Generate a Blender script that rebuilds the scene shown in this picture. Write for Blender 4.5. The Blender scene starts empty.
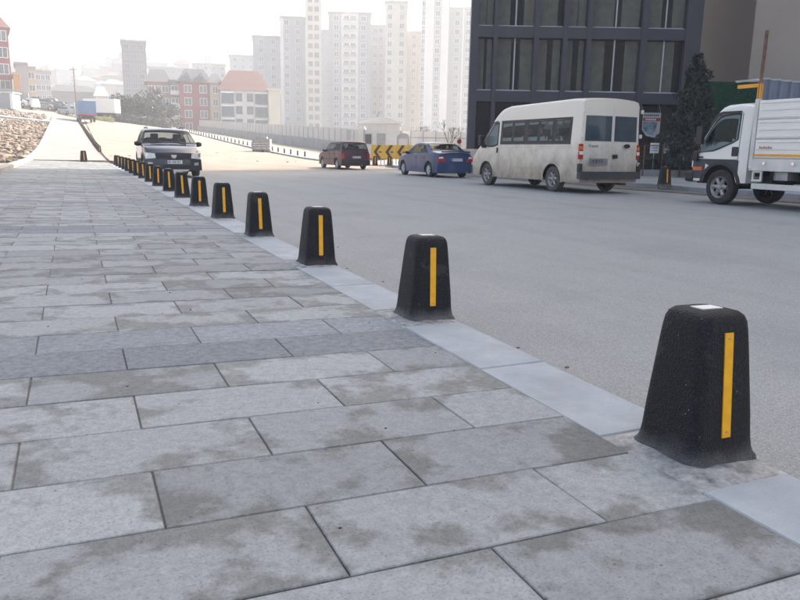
import bpy, math, random
import numpy as np
from mathutils import Vector, Matrix

random.seed(7)
rng = np.random.default_rng(7)
scn = bpy.context.scene
COL = scn.collection
R_ = math.radians

# ------------------------------------------------------------------ camera, sky, sun, exposure
FPX, PITCH, ROLL, YAW = 727.5, R_(11.68), R_(1.0), R_(23.93)
CAM = np.array([-1.939, 0.0, 1.0085])
Fv = np.array([math.sin(YAW)*math.cos(PITCH), math.cos(YAW)*math.cos(PITCH), -math.sin(PITCH)])
R0 = np.array([math.cos(YAW), -math.sin(YAW), 0.0])
U0 = np.cross(R0, Fv)
Rv = math.cos(ROLL)*R0 + math.sin(ROLL)*U0
Uv = math.cos(ROLL)*U0 - math.sin(ROLL)*R0
cam_d = bpy.data.cameras.new('camera')
cam_d.sensor_fit = 'HORIZONTAL'; cam_d.sensor_width = 36.0
cam_d.lens = FPX/800.0*36.0
cam_d.clip_start = 0.05; cam_d.clip_end = 5000
cam_o = bpy.data.objects.new('camera', cam_d); COL.objects.link(cam_o)
M4 = Matrix.Identity(4)
for r in range(3):
    M4[r][0], M4[r][1], M4[r][2], M4[r][3] = Rv[r], Uv[r], -Fv[r], CAM[r]
cam_o.matrix_world = M4
scn.camera = cam_o

SUN_EL = R_(40); SUN_H = np.array([0.92, 0.39]); SUN_H = SUN_H/np.linalg.norm(SUN_H)
sun_vec = Vector((SUN_H[0]*math.cos(SUN_EL), SUN_H[1]*math.cos(SUN_EL), math.sin(SUN_EL)))
world = bpy.data.worlds.new('World'); scn.world = world; world.use_nodes = True
wn = world.node_tree.nodes; wl = world.node_tree.links
bgn = wn['Background']
sky = wn.new('ShaderNodeTexSky'); sky.sky_type = 'NISHITA'; sky.sun_disc = False
sky.sun_elevation = SUN_EL
sky.sun_rotation = math.atan2(SUN_H[0], SUN_H[1])
sky.air_density = 1.0; sky.dust_density = 7.0; sky.ozone_density = 0.0
wl.new(sky.outputs[0], bgn.inputs[0]); bgn.inputs[1].default_value = 0.15
sun_d = bpy.data.lights.new('sun', 'SUN'); sun_d.energy = 2.7; sun_d.angle = R_(0.5)
sun_d.color = (1.0, 0.955, 0.89)
sun_o = bpy.data.objects.new('sun', sun_d); COL.objects.link(sun_o)
sun_o.rotation_euler = sun_vec.to_track_quat('Z', 'Y').to_euler()
scn.view_settings.view_transform = 'Standard'; scn.view_settings.look = 'None'
scn.view_settings.gamma = 1.0; scn.view_settings.exposure = 1.36
scn.cycles.max_bounces = 6; scn.cycles.volume_bounces = 1; scn.cycles.transparent_max_bounces = 12
scn.cycles.use_denoising = True

# ------------------------------------------------------------------ picking points of the place
def ray(x, y):
    return Fv + Rv*(x-400)/FPX - Uv*(y-300)/FPX
def gnd(x, y, z=0.0):
    d = ray(x, y); return CAM + (z-CAM[2])/d[2]*d
RH = np.array([math.cos(YAW), -math.sin(YAW)]); FH = np.array([math.sin(YAW), math.cos(YAW)])
def plan(px, depth):                       # plan position of a thing seen in column px, this far away
    d = ray(px, 148.0); p = CAM + depth*d
    return float(p[0]), float(p[1])
ROT_R = -YAW                               # rotation that lays local +x along the camera's right
def soft(t, w): return w*math.log1p(math.exp(max(-40, min(40, t/w)))) if t/w < 40 else t
def tz(X, Y):                              # terrain height
    Ye = Y if Y < 185 else 185+0.25*(Y-185)
    s = soft(Ye-60, 7.0)
    if X >= 0: m = max(0.032, 0.066-0.0011*X)
    else: m = min(0.088, 0.066+0.0016*(-X))
    return s*m - 0.08

# ------------------------------------------------------------------ mesh builder
class MB:
    def __init__(s): s.v = []; s.f = []; s.m = []
    def add(s, vs, fs, mi=0):
        o = len(s.v); s.v += [tuple(map(float, p)) for p in vs]
        for f in fs: s.f.append(tuple(o+i for i in f)); s.m.append(mi)
        return s
    def box(s, x0, x1, y0, y1, z0, z1, mi=0):
        return s.add([(x0,y0,z0),(x1,y0,z0),(x1,y1,z0),(x0,y1,z0),(x0,y0,z1),(x1,y0,z1),(x1,y1,z1),(x0,y1,z1)],
              [(0,3,2,1),(4,5,6,7),(0,1,5,4),(1,2,6,5),(2,3,7,6),(3,0,4,7)], mi)
    def cbox(s, c, d, mi=0):
        return s.box(c[0]-d[0]/2,c[0]+d[0]/2,c[1]-d[1]/2,c[1]+d[1]/2,c[2]-d[2]/2,c[2]+d[2]/2,mi)
    def chbox(s, x0, x1, y0, y1, z0, z1, c, mi=0):      # box with chamfered top edges
        return s.add([(x0,y0,z0),(x1,y0,z0),(x1,y1,z0),(x0,y1,z0),
               (x0,y0,z1-c),(x1,y0,z1-c),(x1,y1,z1-c),(x0,y1,z1-c),
               (x0+c,y0+c,z1),(x1-c,y0+c,z1),(x1-c,y1-c,z1),(x0+c,y1-c,z1)],
              [(0,1,5,4),(1,2,6,5),(2,3,7,6),(3,0,4,7),(4,5,9,8),(5,6,10,9),(6,7,11,10),(7,4,8,11),(8,9,10,11)], mi)
    def prism(s, poly, axis, a, b, mi=0):               # poly of 2D points extruded along axis
        n = len(poly)
        def P(p, t):
            return {'x': (t, p[0], p[1]), 'y': (p[0], t, p[1]), 'z': (p[0], p[1], t)}[axis]
        vs = [P(p, a) for p in poly]+[P(p, b) for p in poly]
        fs = [tuple(range(n)), tuple(range(2*n-1, n-1, -1))]+[(i, i+n, (i+1) % n+n, (i+1) % n) for i in range(n)]
        return s.add(vs, fs, mi)
    def tube(s, p0, p1, r0, r1=None, n=8, mi=0, caps=True):
        r1 = r0 if r1 is None else r1
        p0 = np.array(p0, float); p1 = np.array(p1, float); d = p1-p0; L = np.linalg.norm(d)
        if L < 1e-6: return s
        d /= L; a = np.array([0,0,1.]) if abs(d[2]) < .9 else np.array([1.,0,0])
        u = np.cross(d, a); u /= np.linalg.norm(u); w = np.cross(d, u)
        vs = []
        for p, r in ((p0, r0), (p1, r1)):
            for k in range(n):
                t = 2*math.pi*k/n; vs.append(p+r*(math.cos(t)*u+math.sin(t)*w))
        fs = [(k, (k+1) % n, (k+1) % n+n, k+n) for k in range(n)]
        if caps: fs += [tuple(range(n-1, -1, -1)), tuple(range(n, 2*n))]
        return s.add(vs, fs, mi)
    def lathe_x(s, prof, n=20, cx=0, cy=0, cz=0, mi=0):  # profile (x, r) turned about the x axis
        vs = []; m = len(prof)
        for k in range(n):
            t = 2*math.pi*k/n
            for (x, r) in prof: vs.append((cx+x, cy+r*math.cos(t), cz+r*math.sin(t)))
        fs = [(k*m+i, k*m+i+1, ((k+1) % n)*m+i+1, ((k+1) % n)*m+i) for k in range(n) for i in range(m-1)]
        return s.add(vs, fs, mi)
    def grid(s, P, mi=0, flip=False):                     # P: 2D list of points
        a = len(P); b = len(P[0]); vs = [p for r in P for p in r]
        fs = [(i*b+j, i*b+j+1, (i+1)*b+j+1, (i+1)*b+j) for i in range(a-1) for j in range(b-1)]
        if flip: fs = [f[::-1] for f in fs]
        return s.add(vs, fs, mi)
    def mesh(s, name, mats, smooth=False, fix=True):
        me = bpy.data.meshes.new(name); me.from_pydata(s.v, [], s.f)
        for m in (mats if isinstance(mats, (list, tuple)) else [mats]): me.materials.append(m)
        if any(s.m): me.polygons.foreach_set('material_index', s.m)
        if fix:
            import bmesh
            bm = bmesh.new(); bm.from_mesh(me); bmesh.ops.recalc_face_normals(bm, faces=bm.faces); bm.to_mesh(me); bm.free()
        if smooth:
            if smooth is True: me.polygons.foreach_set('use_smooth', [True]*len(me.polygons))
            else: me.set_sharp_from_angle(angle=R_(smooth)); me.polygons.foreach_set('use_smooth', [True]*len(me.polygons))
        me.update(); return me
    def build(s, name, mats, parent=None, smooth=False, bevel=0, fix=True, loc=None, rz=0):
        return link(name, s.mesh(name, mats, smooth, fix), parent, loc, rz, bevel)

def link(name, me, parent=None, loc=None, rz=0, bevel=0):
    o = bpy.data.objects.new(name, me); COL.objects.link(o)
    if parent is not None: o.parent = parent
    if loc is not None: o.location = loc
    if rz: o.rotation_euler = (0, 0, rz)
    if bevel:
        b = o.modifiers.new('bevel', 'BEVEL'); b.width = bevel; b.segments = 2; b.limit_method = 'ANGLE'; b.angle_limit = R_(40)
    return o
def tag(o, label=None, cat=None, group=None, kind=None):
    if label: o['label'] = label
    if cat: o['category'] = cat
    if group: o['group'] = group
    if kind: o['kind'] = kind
    return o
def thing(name, label, cat, loc=(0,0,0), rz=0, group=None):
    o = bpy.data.objects.new(name, None); COL.objects.link(o); o.location = loc; o.rotation_euler = (0,0,rz)
    o.empty_display_size = 0.2
    return tag(o, label, cat, group)
def copy_tree(o, parent=None):
    c = o.copy(); COL.objects.link(c); c.parent = parent
    for ch in list(o.children): copy_tree(ch, c)
    return c
ORD = 'first second third fourth fifth sixth seventh eighth ninth tenth eleventh twelfth thirteenth fourteenth fifteenth sixteenth seventeenth eighteenth nineteenth twentieth'.split()
ORD += ['twenty-'+w for w in ORD[:9]]+['thirtieth']+['thirty-'+w for w in ORD[:9]]+['fortieth']

# ------------------------------------------------------------------ materials
def nt(name):
    m = bpy.data.materials.new(name); m.use_nodes = True
    t = m.node_tree; return m, t.nodes, t.links, t.nodes['Principled BSDF']
def ramp(n, l, src, stops):
    r = n.new('ShaderNodeValToRGB'); e = r.color_ramp.elements
    while len(e) < len(stops): e.new(0.5)
    for k, (p, c) in enumerate(stops): e[k].position = p; e[k].color = (*c, 1) if len(c) == 3 else c
    l.new(src, r.inputs[0]); return r.outputs[0]
def noise(n, l, vec, scale, detail=4, rough=0.55, w=None):
    t = n.new('ShaderNodeTexNoise'); t.inputs['Scale'].default_value = scale; t.inputs['Detail'].default_value = detail
    t.inputs['Roughness'].default_value = rough
    if w is not None: t.noise_dimensions = '4D'; l.new(w, t.inputs['W'])
    if vec is not None: l.new(vec, t.inputs['Vector'])
    return t.outputs['Fac']
def mixc(n, l, fac, a, b, mode='MIX'):
    x = n.new('ShaderNodeMix'); x.data_type = 'RGBA'; x.blend_type = mode
    for sock, val in ((x.inputs['Factor'], fac), (x.inputs[6], a), (x.inputs[7], b)):
        if isinstance(val, (int, float)): sock.default_value = val
        elif isinstance(val, tuple): sock.default_value = (*val, 1)
        else: l.new(val, sock)
    return x.outputs[2]
def math_(n, l, op, a, b=None, clamp=False):
    x = n.new('ShaderNodeMath'); x.operation = op; x.use_clamp = clamp
    for i, v in enumerate((a, b)):
        if v is None: continue
        if isinstance(v, (int, float)): x.inputs[i].default_value = v
        else: l.new(v, x.inputs[i])
    return x.outputs[0]
def bump(n, l, p, h, strength, dist=0.01):
    b = n.new('ShaderNodeBump'); b.inputs['Strength'].default_value = strength; b.inputs['Distance'].default_value = dist
    l.new(h, b.inputs['Height']); l.new(b.outputs[0], p.inputs['Normal'])
def geo_pos(n): return n.new('ShaderNodeNewGeometry').outputs['Position']
def simple(name, col, rough=0.6, var=0.15, scale=6.0, bmp=0.0, bscale=40, metal=0.0, spec=0.5, coat=0.0, objrand=0.0):
    m, n, l, p = nt(name)
    tc = n.new('ShaderNodeTexCoord').outputs['Object']
    f = noise(n, l, tc, scale)
    lo = tuple(c*(1-var) for c in col); hi = tuple(min(1, c*(1+var)) for c in col)
    c = ramp(n, l, f, [(0.3, lo), (0.7, hi)])
    if objrand:
        oi = n.new('ShaderNodeObjectInfo').outputs['Random']
        g = math_(n, l, 'MULTIPLY_ADD', oi, objrand*2)
        g.node.inputs[2].default_value = 1-objrand
        hsv = n.new('ShaderNodeHueSaturation'); l.new(g, hsv.inputs['Value']); l.new(c, hsv.inputs['Color']); c = hsv.outputs[0]
    l.new(c, p.inputs['Base Color'])
    p.inputs['Roughness'].default_value = rough; p.inputs['Metallic'].default_value = metal
    p.inputs['Specular IOR Level'].default_value = spec; p.inputs['Coat Weight'].default_value = coat
    if bmp: bump(n, l, p, noise(n, l, tc, bscale, 3), bmp)
    return m
def paint(name, col, dirt=(0.30,0.27,0.23), dirt_amt=0.5, top=0.9, rough=0.3, coat=0.6):
    m, n, l, p = nt(name)                               # car paint with road dust low on the body
    tc = n.new('ShaderNodeTexCoord').outputs['Object']
    sx = n.new('ShaderNodeSeparateXYZ'); l.new(tc, sx.inputs[0])
    h = math_(n, l, 'MULTIPLY_ADD', sx.outputs[2], -1.0/top); h.node.inputs[2].default_value = 1.0
    nz = noise(n, l, tc, 3.0, 6, 0.65)
    f = math_(n, l, 'ADD', h, math_(n, l, 'MULTIPLY_ADD', nz, 1.1)); f.node.inputs[1].links[0].from_node.inputs[2].default_value = -0.55
    f = math_(n, l, 'MULTIPLY', math_(n, l, 'MAXIMUM', f, 0.04), dirt_amt, True)
    c = mixc(n, l, f, col, dirt)
    l.new(c, p.inputs['Base Color'])
    r = math_(n, l, 'MULTIPLY_ADD', f, 0.6); r.node.inputs[2].default_value = rough
    l.new(r, p.inputs['Roughness']); p.inputs['Coat Weight'].default_value = coat; p.inputs['Coat Roughness'].default_value = 0.06
    return m
def glass(name, tint=(0.5,0.55,0.58), clear=0.55, rough=0.03):
    m, n, l, p = nt(name)
    p.inputs['Base Color'].default_value = (0.015,0.018,0.022,1); p.inputs['Roughness'].default_value = rough
    tr = n.new('ShaderNodeBsdfTransparent'); tr.inputs[0].default_value = (*tint, 1)
    mx = n.new('ShaderNodeMixShader'); mx.inputs[0].default_value = 1-clear
    l.new(tr.outputs[0], mx.inputs[1]); l.new(p.outputs[0], mx.inputs[2])
    l.new(mx.outputs[0], n['Material Output'].inputs[0])
    return m

def tile_material(name, attr=False):
    m, n, l, p = nt(name)
    pos = geo_pos(n)
    if attr:
        a = n.new('ShaderNodeAttribute'); a.attribute_name = 'tone'; rnd = a.outputs['Fac']
        b = n.new('ShaderNodeAttribute'); b.attribute_name = 'blue'; blue = b.outputs['Fac']
        e = n.new('ShaderNodeUVMap').outputs[0]
    else:
        oi = n.new('ShaderNodeObjectInfo'); rnd = oi.outputs['Random']
        sc = n.new('ShaderNodeSeparateColor'); l.new(oi.outputs['Color'], sc.inputs[0]); blue = sc.outputs[0]
        e = n.new('ShaderNodeUVMap').outputs[0]
    W = math_(n, l, 'MULTIPLY', rnd, 37.0)
    s = n.new('ShaderNodeSeparateXYZ'); l.new(e, s.inputs[0])
    def edge(o, size):
        a1 = math_(n, l, 'SUBTRACT', 1.0, o); mn = math_(n, l, 'MINIMUM', o, a1)
        return math_(n, l, 'MULTIPLY', mn, size)
    ed = math_(n, l, 'MINIMUM', edge(s.outputs[0], 0.755), edge(s.outputs[1], 0.37))     # metres to the slab's edge
    big = noise(n, l, pos, 4.2, 5, 0.6, W)
    damp = math_(n, l, 'MULTIPLY_ADD', ed, -3.2); damp.node.inputs[2].default_value = 0.17
    damp = math_(n, l, 'ADD', damp, math_(n, l, 'MULTIPLY_ADD', big, 4.6)); damp.node.inputs[1].links[0].from_node.inputs[2].default_value = -2.18
    damp = math_(n, l, 'ADD', damp, math_(n, l, 'MULTIPLY_ADD', rnd, 0.5)); damp.node.inputs[1].links[0].from_node.inputs[2].default_value = -0.25
    dampf = ramp(n, l, damp, [(0.04,(0,0,0)), (0.48,(1,1,1))])
    grain = noise(n, l, pos, 120, 3, 0.8)
    mid = noise(n, l, pos, 28, 4, 0.7)
    dry = ramp(n, l, mid, [(0.25,(0.288,0.300,0.300)), (0.75,(0.415,0.432,0.433))])
    wet = ramp(n, l, mid, [(0.25,(0.140,0.147,0.138)), (0.75,(0.235,0.244,0.231))])
    c = mixc(n, l, math_(n, l, 'MULTIPLY', dampf, 0.88), dry, wet)
    bl = ramp(n, l, mid, [(0.25,(0.13,0.148,0.172)), (0.75,(0.34,0.365,0.395))])
    c = mixc(n, l, math_(n, l, 'MULTIPLY', blue, 0.75), c, bl)
    # broad grey-blue patches across the pavement and a little tone from slab to slab
    v = math_(n, l, 'MULTIPLY_ADD', math_(n, l, 'FRACT', math_(n, l, 'MULTIPLY', rnd, 7.31)), 0.30); v.node.inputs[2].default_value = 0.73
    hs = n.new('ShaderNodeHueSaturation'); l.new(v, hs.inputs['Value']); l.new(c, hs.inputs['Color']); c = hs.outputs[0]
    sp = ramp(n, l, grain, [(0.28,(0.40,0.40,0.40)), (0.46,(0.90,0.90,0.90)), (0.60,(1,1,1)), (0.75,(1.0,1.0,1.0))])
    c = mixc(n, l, 0.8, c, sp, 'MULTIPLY')
    pits = n.new('ShaderNodeTexVoronoi'); pits.inputs['Scale'].default_value = 9.0; l.new(pos, pits.inputs['Vector'])
    pf = ramp(n, l, pits.outputs['Distance'], [(0.030,(1,1,1)), (0.055,(0,0,0))])
    c = mixc(n, l, math_(n, l, 'MULTIPLY', pf, 0.7), c, (0.06,0.06,0.055))
    l.new(c, p.inputs['Base Color'])
    rr = math_(n, l, 'MULTIPLY_ADD', dampf, -0.12); rr.node.inputs[2].default_value = 0.8
    l.new(rr, p.inputs['Roughness']); p.inputs['Specular IOR Level'].default_value = 0.35
    bump(n, l, p, math_(n, l, 'ADD', grain, mid), 0.35, 0.003)
    return m
def asphalt_material():
    m, n, l, p = nt('asphalt_and_dust')
    pos = geo_pos(n)
    s = n.new('ShaderNodeSeparateXYZ'); l.new(pos, s.inputs[0])
    g1 = noise(n, l, pos, 130, 2, 0.8); g2 = noise(n, l, pos, 22, 4, 0.6); g3 = noise(n, l, pos, 0.55, 5, 0.6)
    a = ramp(n, l, g1, [(0.28,(0.185,0.19,0.187)), (0.5,(0.316,0.322,0.316)), (0.72,(0.44,0.446,0.438))])
    a2 = ramp(n, l, g3, [(0.3,(0.88,0.88,0.89)), (0.5,(1,1,.99)), (0.7,(0.95,0.945,0.93))])
    a = mixc(n, l, 1.0, a, a2, 'MULTIPLY')
    mp = n.new('ShaderNodeMapping'); mp.inputs['Scale'].default_value = (1.0, .045, 1.0); l.new(pos, mp.inputs['Vector'])
    trk = ramp(n, l, noise(n, l, mp.outputs[0], 1.5, 4, 0.6), [(0.35,(0.94,0.94,0.945)), (0.5,(1,1,1)), (0.66,(1.02,1.02,1.01))])
    a = mixc(n, l, 1.0, a, trk, 'MULTIPLY')
    spt = ramp(n, l, noise(n, l, pos, 2.3, 3, 0.5), [(0.69,(1,1,1)), (0.76,(0.80,0.80,0.80))])
    a = mixc(n, l, 1.0, a, spt, 'MULTIPLY')
    d = ramp(n, l, g2, [(0.25,(0.26,0.225,0.185)), (0.75,(0.37,0.335,0.29))])
    d3 = ramp(n, l, noise(n, l, pos, 0.35, 5, 0.65), [(0.35,(0.78,0.72,0.66)), (0.6,(1,1,1))])
    d = mixc(n, l, 0.8, d, d3, 'MULTIPLY')
    # asphalt gives way to the dusty unmade road, change laid along the shadow edge
    yy = math_(n, l, 'MULTIPLY_ADD', s.outputs[0], -0.40); yy.node.inputs[2].default_value = 0
    yy = math_(n, l, 'ADD', s.outputs[1], yy)
    f = math_(n, l, 'MULTIPLY_ADD', yy, 0.35); f.node.inputs[2].default_value = -0.35*28.6
    f = math_(n, l, 'ADD', f, math_(n, l, 'MULTIPLY_ADD', g3, 2.2)); f.node.inputs[1].links[0].from_node.inputs[2].default_value = -1.1
    f = math_(n, l, 'MINIMUM', math_(n, l, 'MAXIMUM', f, 0.0), 1.0)
    # dust and grit gathered along the kerb
    k = math_(n, l, 'MULTIPLY_ADD', s.outputs[0], -2.2); k.node.inputs[2].default_value = 0.62
    k = math_(n, l, 'ADD', k, math_(n, l, 'MULTIPLY_ADD', noise(n, l, pos, 3.5, 5, 0.7), 1.8)); k.node.inputs[1].links[0].from_node.inputs[2].default_value = -0.9
    k = math_(n, l, 'MULTIPLY', math_(n, l, 'MINIMUM', math_(n, l, 'MAXIMUM', k, 0.0), 1.0), 0.75)
    f = math_(n, l, 'MAXIMUM', f, k)
    l.new(mixc(n, l, f, a, d), p.inputs['Base Color'])
    p.inputs['Roughness'].default_value = 0.85; p.inputs['Specular IOR Level'].default_value = 0.3
    bump(n, l, p, math_(n, l, 'ADD', g1, g2), 0.5, 0.006)
    return m
def rubber_material():
    m, n, l, p = nt('granulated_rubber')
    tc = n.new('ShaderNodeTexCoord').outputs['Object']; pos = geo_pos(n)
    s = n.new('ShaderNodeSeparateXYZ'); l.new(tc, s.inputs[0])
    v = n.new('ShaderNodeTexVoronoi'); v.inputs['Scale'].default_value = 150; l.new(pos, v.inputs['Vector'])
    g = noise(n, l, pos, 90, 3, 0.7); b = noise(n, l, pos, 9, 4, 0.6)
    c = ramp(n, l, g, [(0.3,(0.006,0.006,0.008)), (0.62,(0.020,0.020,0.023)), (0.80,(0.070,0.070,0.074))])
    # cement splash round the foot, pale specks above
    h = math_(n, l, 'MULTIPLY_ADD', s.outputs[2], -9.0); h.node.inputs[2].default_value = 0.62
    h = math_(n, l, 'ADD', h, math_(n, l, 'MULTIPLY_ADD', b, 1.2)); h.node.inputs[1].links[0].from_node.inputs[2].default_value = -0.6
    h = math_(n, l, 'MULTIPLY', math_(n, l, 'MINIMUM', math_(n, l, 'MAXIMUM', h, 0), 1), math_(n, l, 'MULTIPLY_ADD', noise(n, l, pos, 260, 2, .8), 2.2))
    h.node.inputs[1].links[0].from_node.inputs[2].default_value = -.55
    rn = n.new('ShaderNodeObjectInfo').outputs['Random']
    h = math_(n, l, 'MULTIPLY', h, math_(n, l, 'ADD', math_(n, l, 'MULTIPLY', rn, .9), .35), True)
    film = math_(n, l, 'MULTIPLY', math_(n, l, 'GREATER_THAN', noise(n, l, pos, 5, 5, .7, math_(n, l, 'MULTIPLY', rn, 9.0)), .58), math_(n, l, 'MULTIPLY', rn, .10))
    c = mixc(n, l, film, c, (.3,.29,.27))
    c = mixc(n, l, math_(n, l, 'MULTIPLY', h, 0.75), c, (0.36,0.355,0.345))
    sp = n.new('ShaderNodeTexVoronoi'); sp.inputs['Scale'].default_value = 34; l.new(pos, sp.inputs['Vector'])
    spf = ramp(n, l, sp.outputs['Distance'], [(0.045,(1,1,1)), (0.085,(0,0,0))])
    c = mixc(n, l, math_(n, l, 'MULTIPLY', spf, math_(n, l, 'GREATER_THAN', b, 0.5)), c, (0.42,0.42,0.42))
    l.new(c, p.inputs['Base Color']); p.inputs['Roughness'].default_value = 0.62
    bump(n, l, p, math_(n, l, 'ADD', v.outputs['Distance'], g), 0.8, 0.0035); p.inputs['Specular IOR Level'].default_value = 0.3
    return m
def concrete(name, lo, hi, sc=5.0, stain=None, rough=0.8):
    m, n, l, p = nt(name)
    pos = geo_pos(n)
    oi = n.new('ShaderNodeObjectInfo').outputs['Random']
    a = noise(n, l, pos, sc, 6, 0.65, math_(n, l, 'MULTIPLY', oi, 20.0)); g = noise(n, l, pos, 140, 2, 0.7)
    c = ramp(n, l, a, [(0.3, lo), (0.68, hi)])
    c = mixc(n, l, 0.5, c, ramp(n, l, g, [(0.3,(0.75,0.75,0.75)), (0.5,(1,1,1))]), 'MULTIPLY')
    if stain:
        f = ramp(n, l, noise(n, l, pos, sc*0.5, 5, 0.7), [(0.5,(0,0,0)), (0.62,(1,1,1))])
        c = mixc(n, l, math_(n, l, 'MULTIPLY', f, 0.6), c, stain)
    l.new(c, p.inputs['Base Color']); p.inputs['Roughness'].default_value = rough
    bump(n, l, p, math_(n, l, 'ADD', a, g), 0.3, 0.004)
    return m

MT = dict(
    tile=tile_material('paving_slab'), tile_far=tile_material('paving_slab_far', True),
    mortar=simple('joint_sand', (0.17,0.155,0.135), 0.95, 0.3, 20, 0.4),
    asphalt=asphalt_material(), rubber=rubber_material(),
    kerb=concrete('kerb_concrete', (0.29,0.32,0.345), (0.43,0.46,0.48), 3.0, (0.30,0.31,0.31)),
    footing=concrete('mortar_footing', (0.09,0.088,0.08), (0.52,0.515,0.50), 17.0),
    conc=concrete('pale_concrete', (0.30,0.295,0.28), (0.42,0.41,0.395), 1.2),
    greyconc=concrete('grey_concrete', (0.27,0.27,0.265), (0.40,0.395,0.385), 0.8, (0.20,0.195,0.185)),
    dirt=concrete('bare_earth', (0.25,0.21,0.17), (0.36,0.315,0.26), 0.5, (0.20,0.165,0.13)),
    stone=simple('rubble_stone', (0.25,0.195,0.145), 0.9, 0.45, 1.3, 0.3, 12),
    yellow=simple('reflective_yellow', (0.92,0.43,0.0), 0.35, 0.08, 30, spec=0.6),
    rivet=simple('rivet_steel', (0.5,0.5,0.5), 0.35, 0.1, 30, metal=0.9),
    white=simple('white_paint', (0.78,0.78,0.76), 0.5, 0.06, 4),
    offwhite=simple('aged_white_metal', (0.66,0.64,0.60), 0.45, 0.12, 2.2),
    black=simple('black_plastic', (0.018,0.018,0.02), 0.5, 0.2, 8),
    tyre=simple('tyre_rubber', (0.028,0.027,0.026), 0.85, 0.3, 9, 0.3, 40),
    dustytyre=simple('dusty_tyre', (0.085,0.077,0.068), 0.9, 0.35, 7, 0.3, 40),
    rim=simple('steel_rim', (0.32,0.31,0.30), 0.45, 0.25, 9, metal=0.6),
    hub=simple('silver_hubcap', (0.52,0.52,0.53), 0.35, 0.15, 6, metal=0.5),
    under=simple('underbody', (0.012,0.012,0.012), 0.9, 0.3, 5),
    glass=glass('car_glass', (0.80,0.86,0.87), 0.68), dglass=glass('tinted_glass', (0.66,0.78,0.84), 0.62),
    seat=simple('seat_cloth', (0.05,0.05,0.055), 0.9, 0.2, 10),
    red=simple('red_lens', (0.42,0.012,0.01), 0.2, 0.15, 10, spec=0.7),
    amber=simple('amber_lens', (0.75,0.22,0.01), 0.2, 0.1, 10, spec=0.7),
    lamp=simple('headlamp_lens', (0.82,0.80,0.74), 0.15, 0.1, 12, spec=0.8),
    chrome=simple('chrome', (0.75,0.75,0.76), 0.15, 0.05, 6, metal=1.0),
    plate=simple('plate_white', (0.75,0.75,0.74), 0.5, 0.06, 10),
    plateblue=simple('plate_blue', (0.02,0.07,0.4), 0.5, 0.06, 10),
    orange=simple('orange_paint', (0.85,0.36,0.02), 0.5, 0.12, 6),
    steel=simple('galvanised_steel', (0.38,0.39,0.40), 0.5, 0.2, 5, metal=0.4),
    rust=simple('rusty_steel', (0.16,0.09,0.06), 0.8, 0.4, 8),
)

# ------------------------------------------------------------------ ground, road, pavement
def sheet(name, xs, ys, zf, mat, skirt=0.0, smooth=True, parent=None):
    mb = MB(); mb.grid([[(x, y, zf(x, y)) for x in xs] for y in ys])
    return mb.build(name, mat, parent, smooth=smooth)
gx = sorted(set(list(np.arange(-60, 80, 2.0))+list(np.arange(-700, -60, 40.0))+list(np.arange(80, 721, 40.0))))
gy = sorted(set(list(np.arange(-30, 200, 2.5))+list(np.arange(-300, -30, 30.0))+list(np.arange(200, 741, 40.0))))
tag(sheet('ground', gx, gy, lambda x, y: tz(x, y)-0.10, MT['dirt']), kind='structure')
ry = list(np.arange(-14, 46, 4.0))+list(np.arange(46, 150, 3.0))
rx = [0.13, 2, 4, 6, 8, 10, 12, 14, 15.2]
def road_z(x, y):
    return tz(x, y)+(0.0 if y < 50 else 0.03*math.sin(x*1.7+y*.3)*min(1, (y-50)/20))
tag(sheet('road', rx, ry, road_z, MT['asphalt']), kind='structure')

# pavement: bed + slabs laid in running bond
PX0, PX1, PY0, PY1 = -4.02, -0.256, -2.6, 46.0
CF = 0.0202
def pz(x): return -CF*(x-PX1)+0.004
bed = sheet('pavement', [PX0, PX1], [PY0, PY1], lambda x, y: pz(x)-0.007, MT['mortar'])
tag(bed, kind='structure')
TW, TD, GAP = 0.755, 0.3705, 0.0052
tm_cache = {}
def tile_mesh(w):
    k = round(w, 3)
    if k not in tm_cache:
        mb = MB(); hx, hy = (w-GAP)/2, (TD-GAP)/2
        mb.chbox(-hx, hx, -hy, hy, -0.05, 0.0, 0.003)
        me = mb.mesh('slab', MT['tile'])
        uv = me.uv_layers.new(name='UVMap')
        for lp in me.loops:
            c = me.vertices[lp.vertex_index].co
            uv.data[lp.index].uv = ((c.x+hx)/(2*hx), (c.y+hy)/(2*hy))
        tm_cache[k] = me
    return tm_cache[k]
tiles = []
row0 = 1.450-TD*11
BLUE = {}
nrows = int((PY1-row0)/TD)
for r in range(nrows):
    y = row0+TD*(r+0.5)
    if y < PY0+0.2: continue
    par = r % 2
    xs = [PX1]
    x = -0.655 if par == 1 else -1.030+0.0
    while x > PX0+0.12: xs.append(x); x -= TW
    xs.append(PX0)
    for a, b in zip(xs[:-1], xs[1:]): tiles.append((0.5*(a+b), y, a-b, r))
def blue_of(y):
    for c in (3.66, 9.35, 13.5, 20.0, 27.0):
        if abs(y-c) < 0.37: return 1.0
    return 0.0
tiles = [t for t in tiles if t[1] > -2.2]
def seen(t):
    d = np.array([t[0], t[1], 0])-CAM; z = d@Fv
    return z > 0.1 and abs((d@Rv)/z*FPX) < 560
vis = [t for t in tiles if seen(t)]
vis.sort(key=lambda t: t[1])
near = set(vis[:300]); rest = [t for t in tiles if t not in near]
for t in sorted(near, key=lambda t: t[1]):
    o = bpy.data.objects.new('slab', tile_mesh(t[2])); COL.objects.link(o); o.parent = bed
    o.location = (t[0], t[1], pz(t[0])+rng.normal(0, 0.0012))
    o.rotation_euler = (rng.normal(0, .0022), CF+rng.normal(0, .0016), rng.normal(0, .0012))
    bl = blue_of(t[1])*(1.0 if rng.random() > .12 else .25); o.color = (bl, bl, bl, 1)
mb = MB(); tone = []; blues = []; uvs = []
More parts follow.
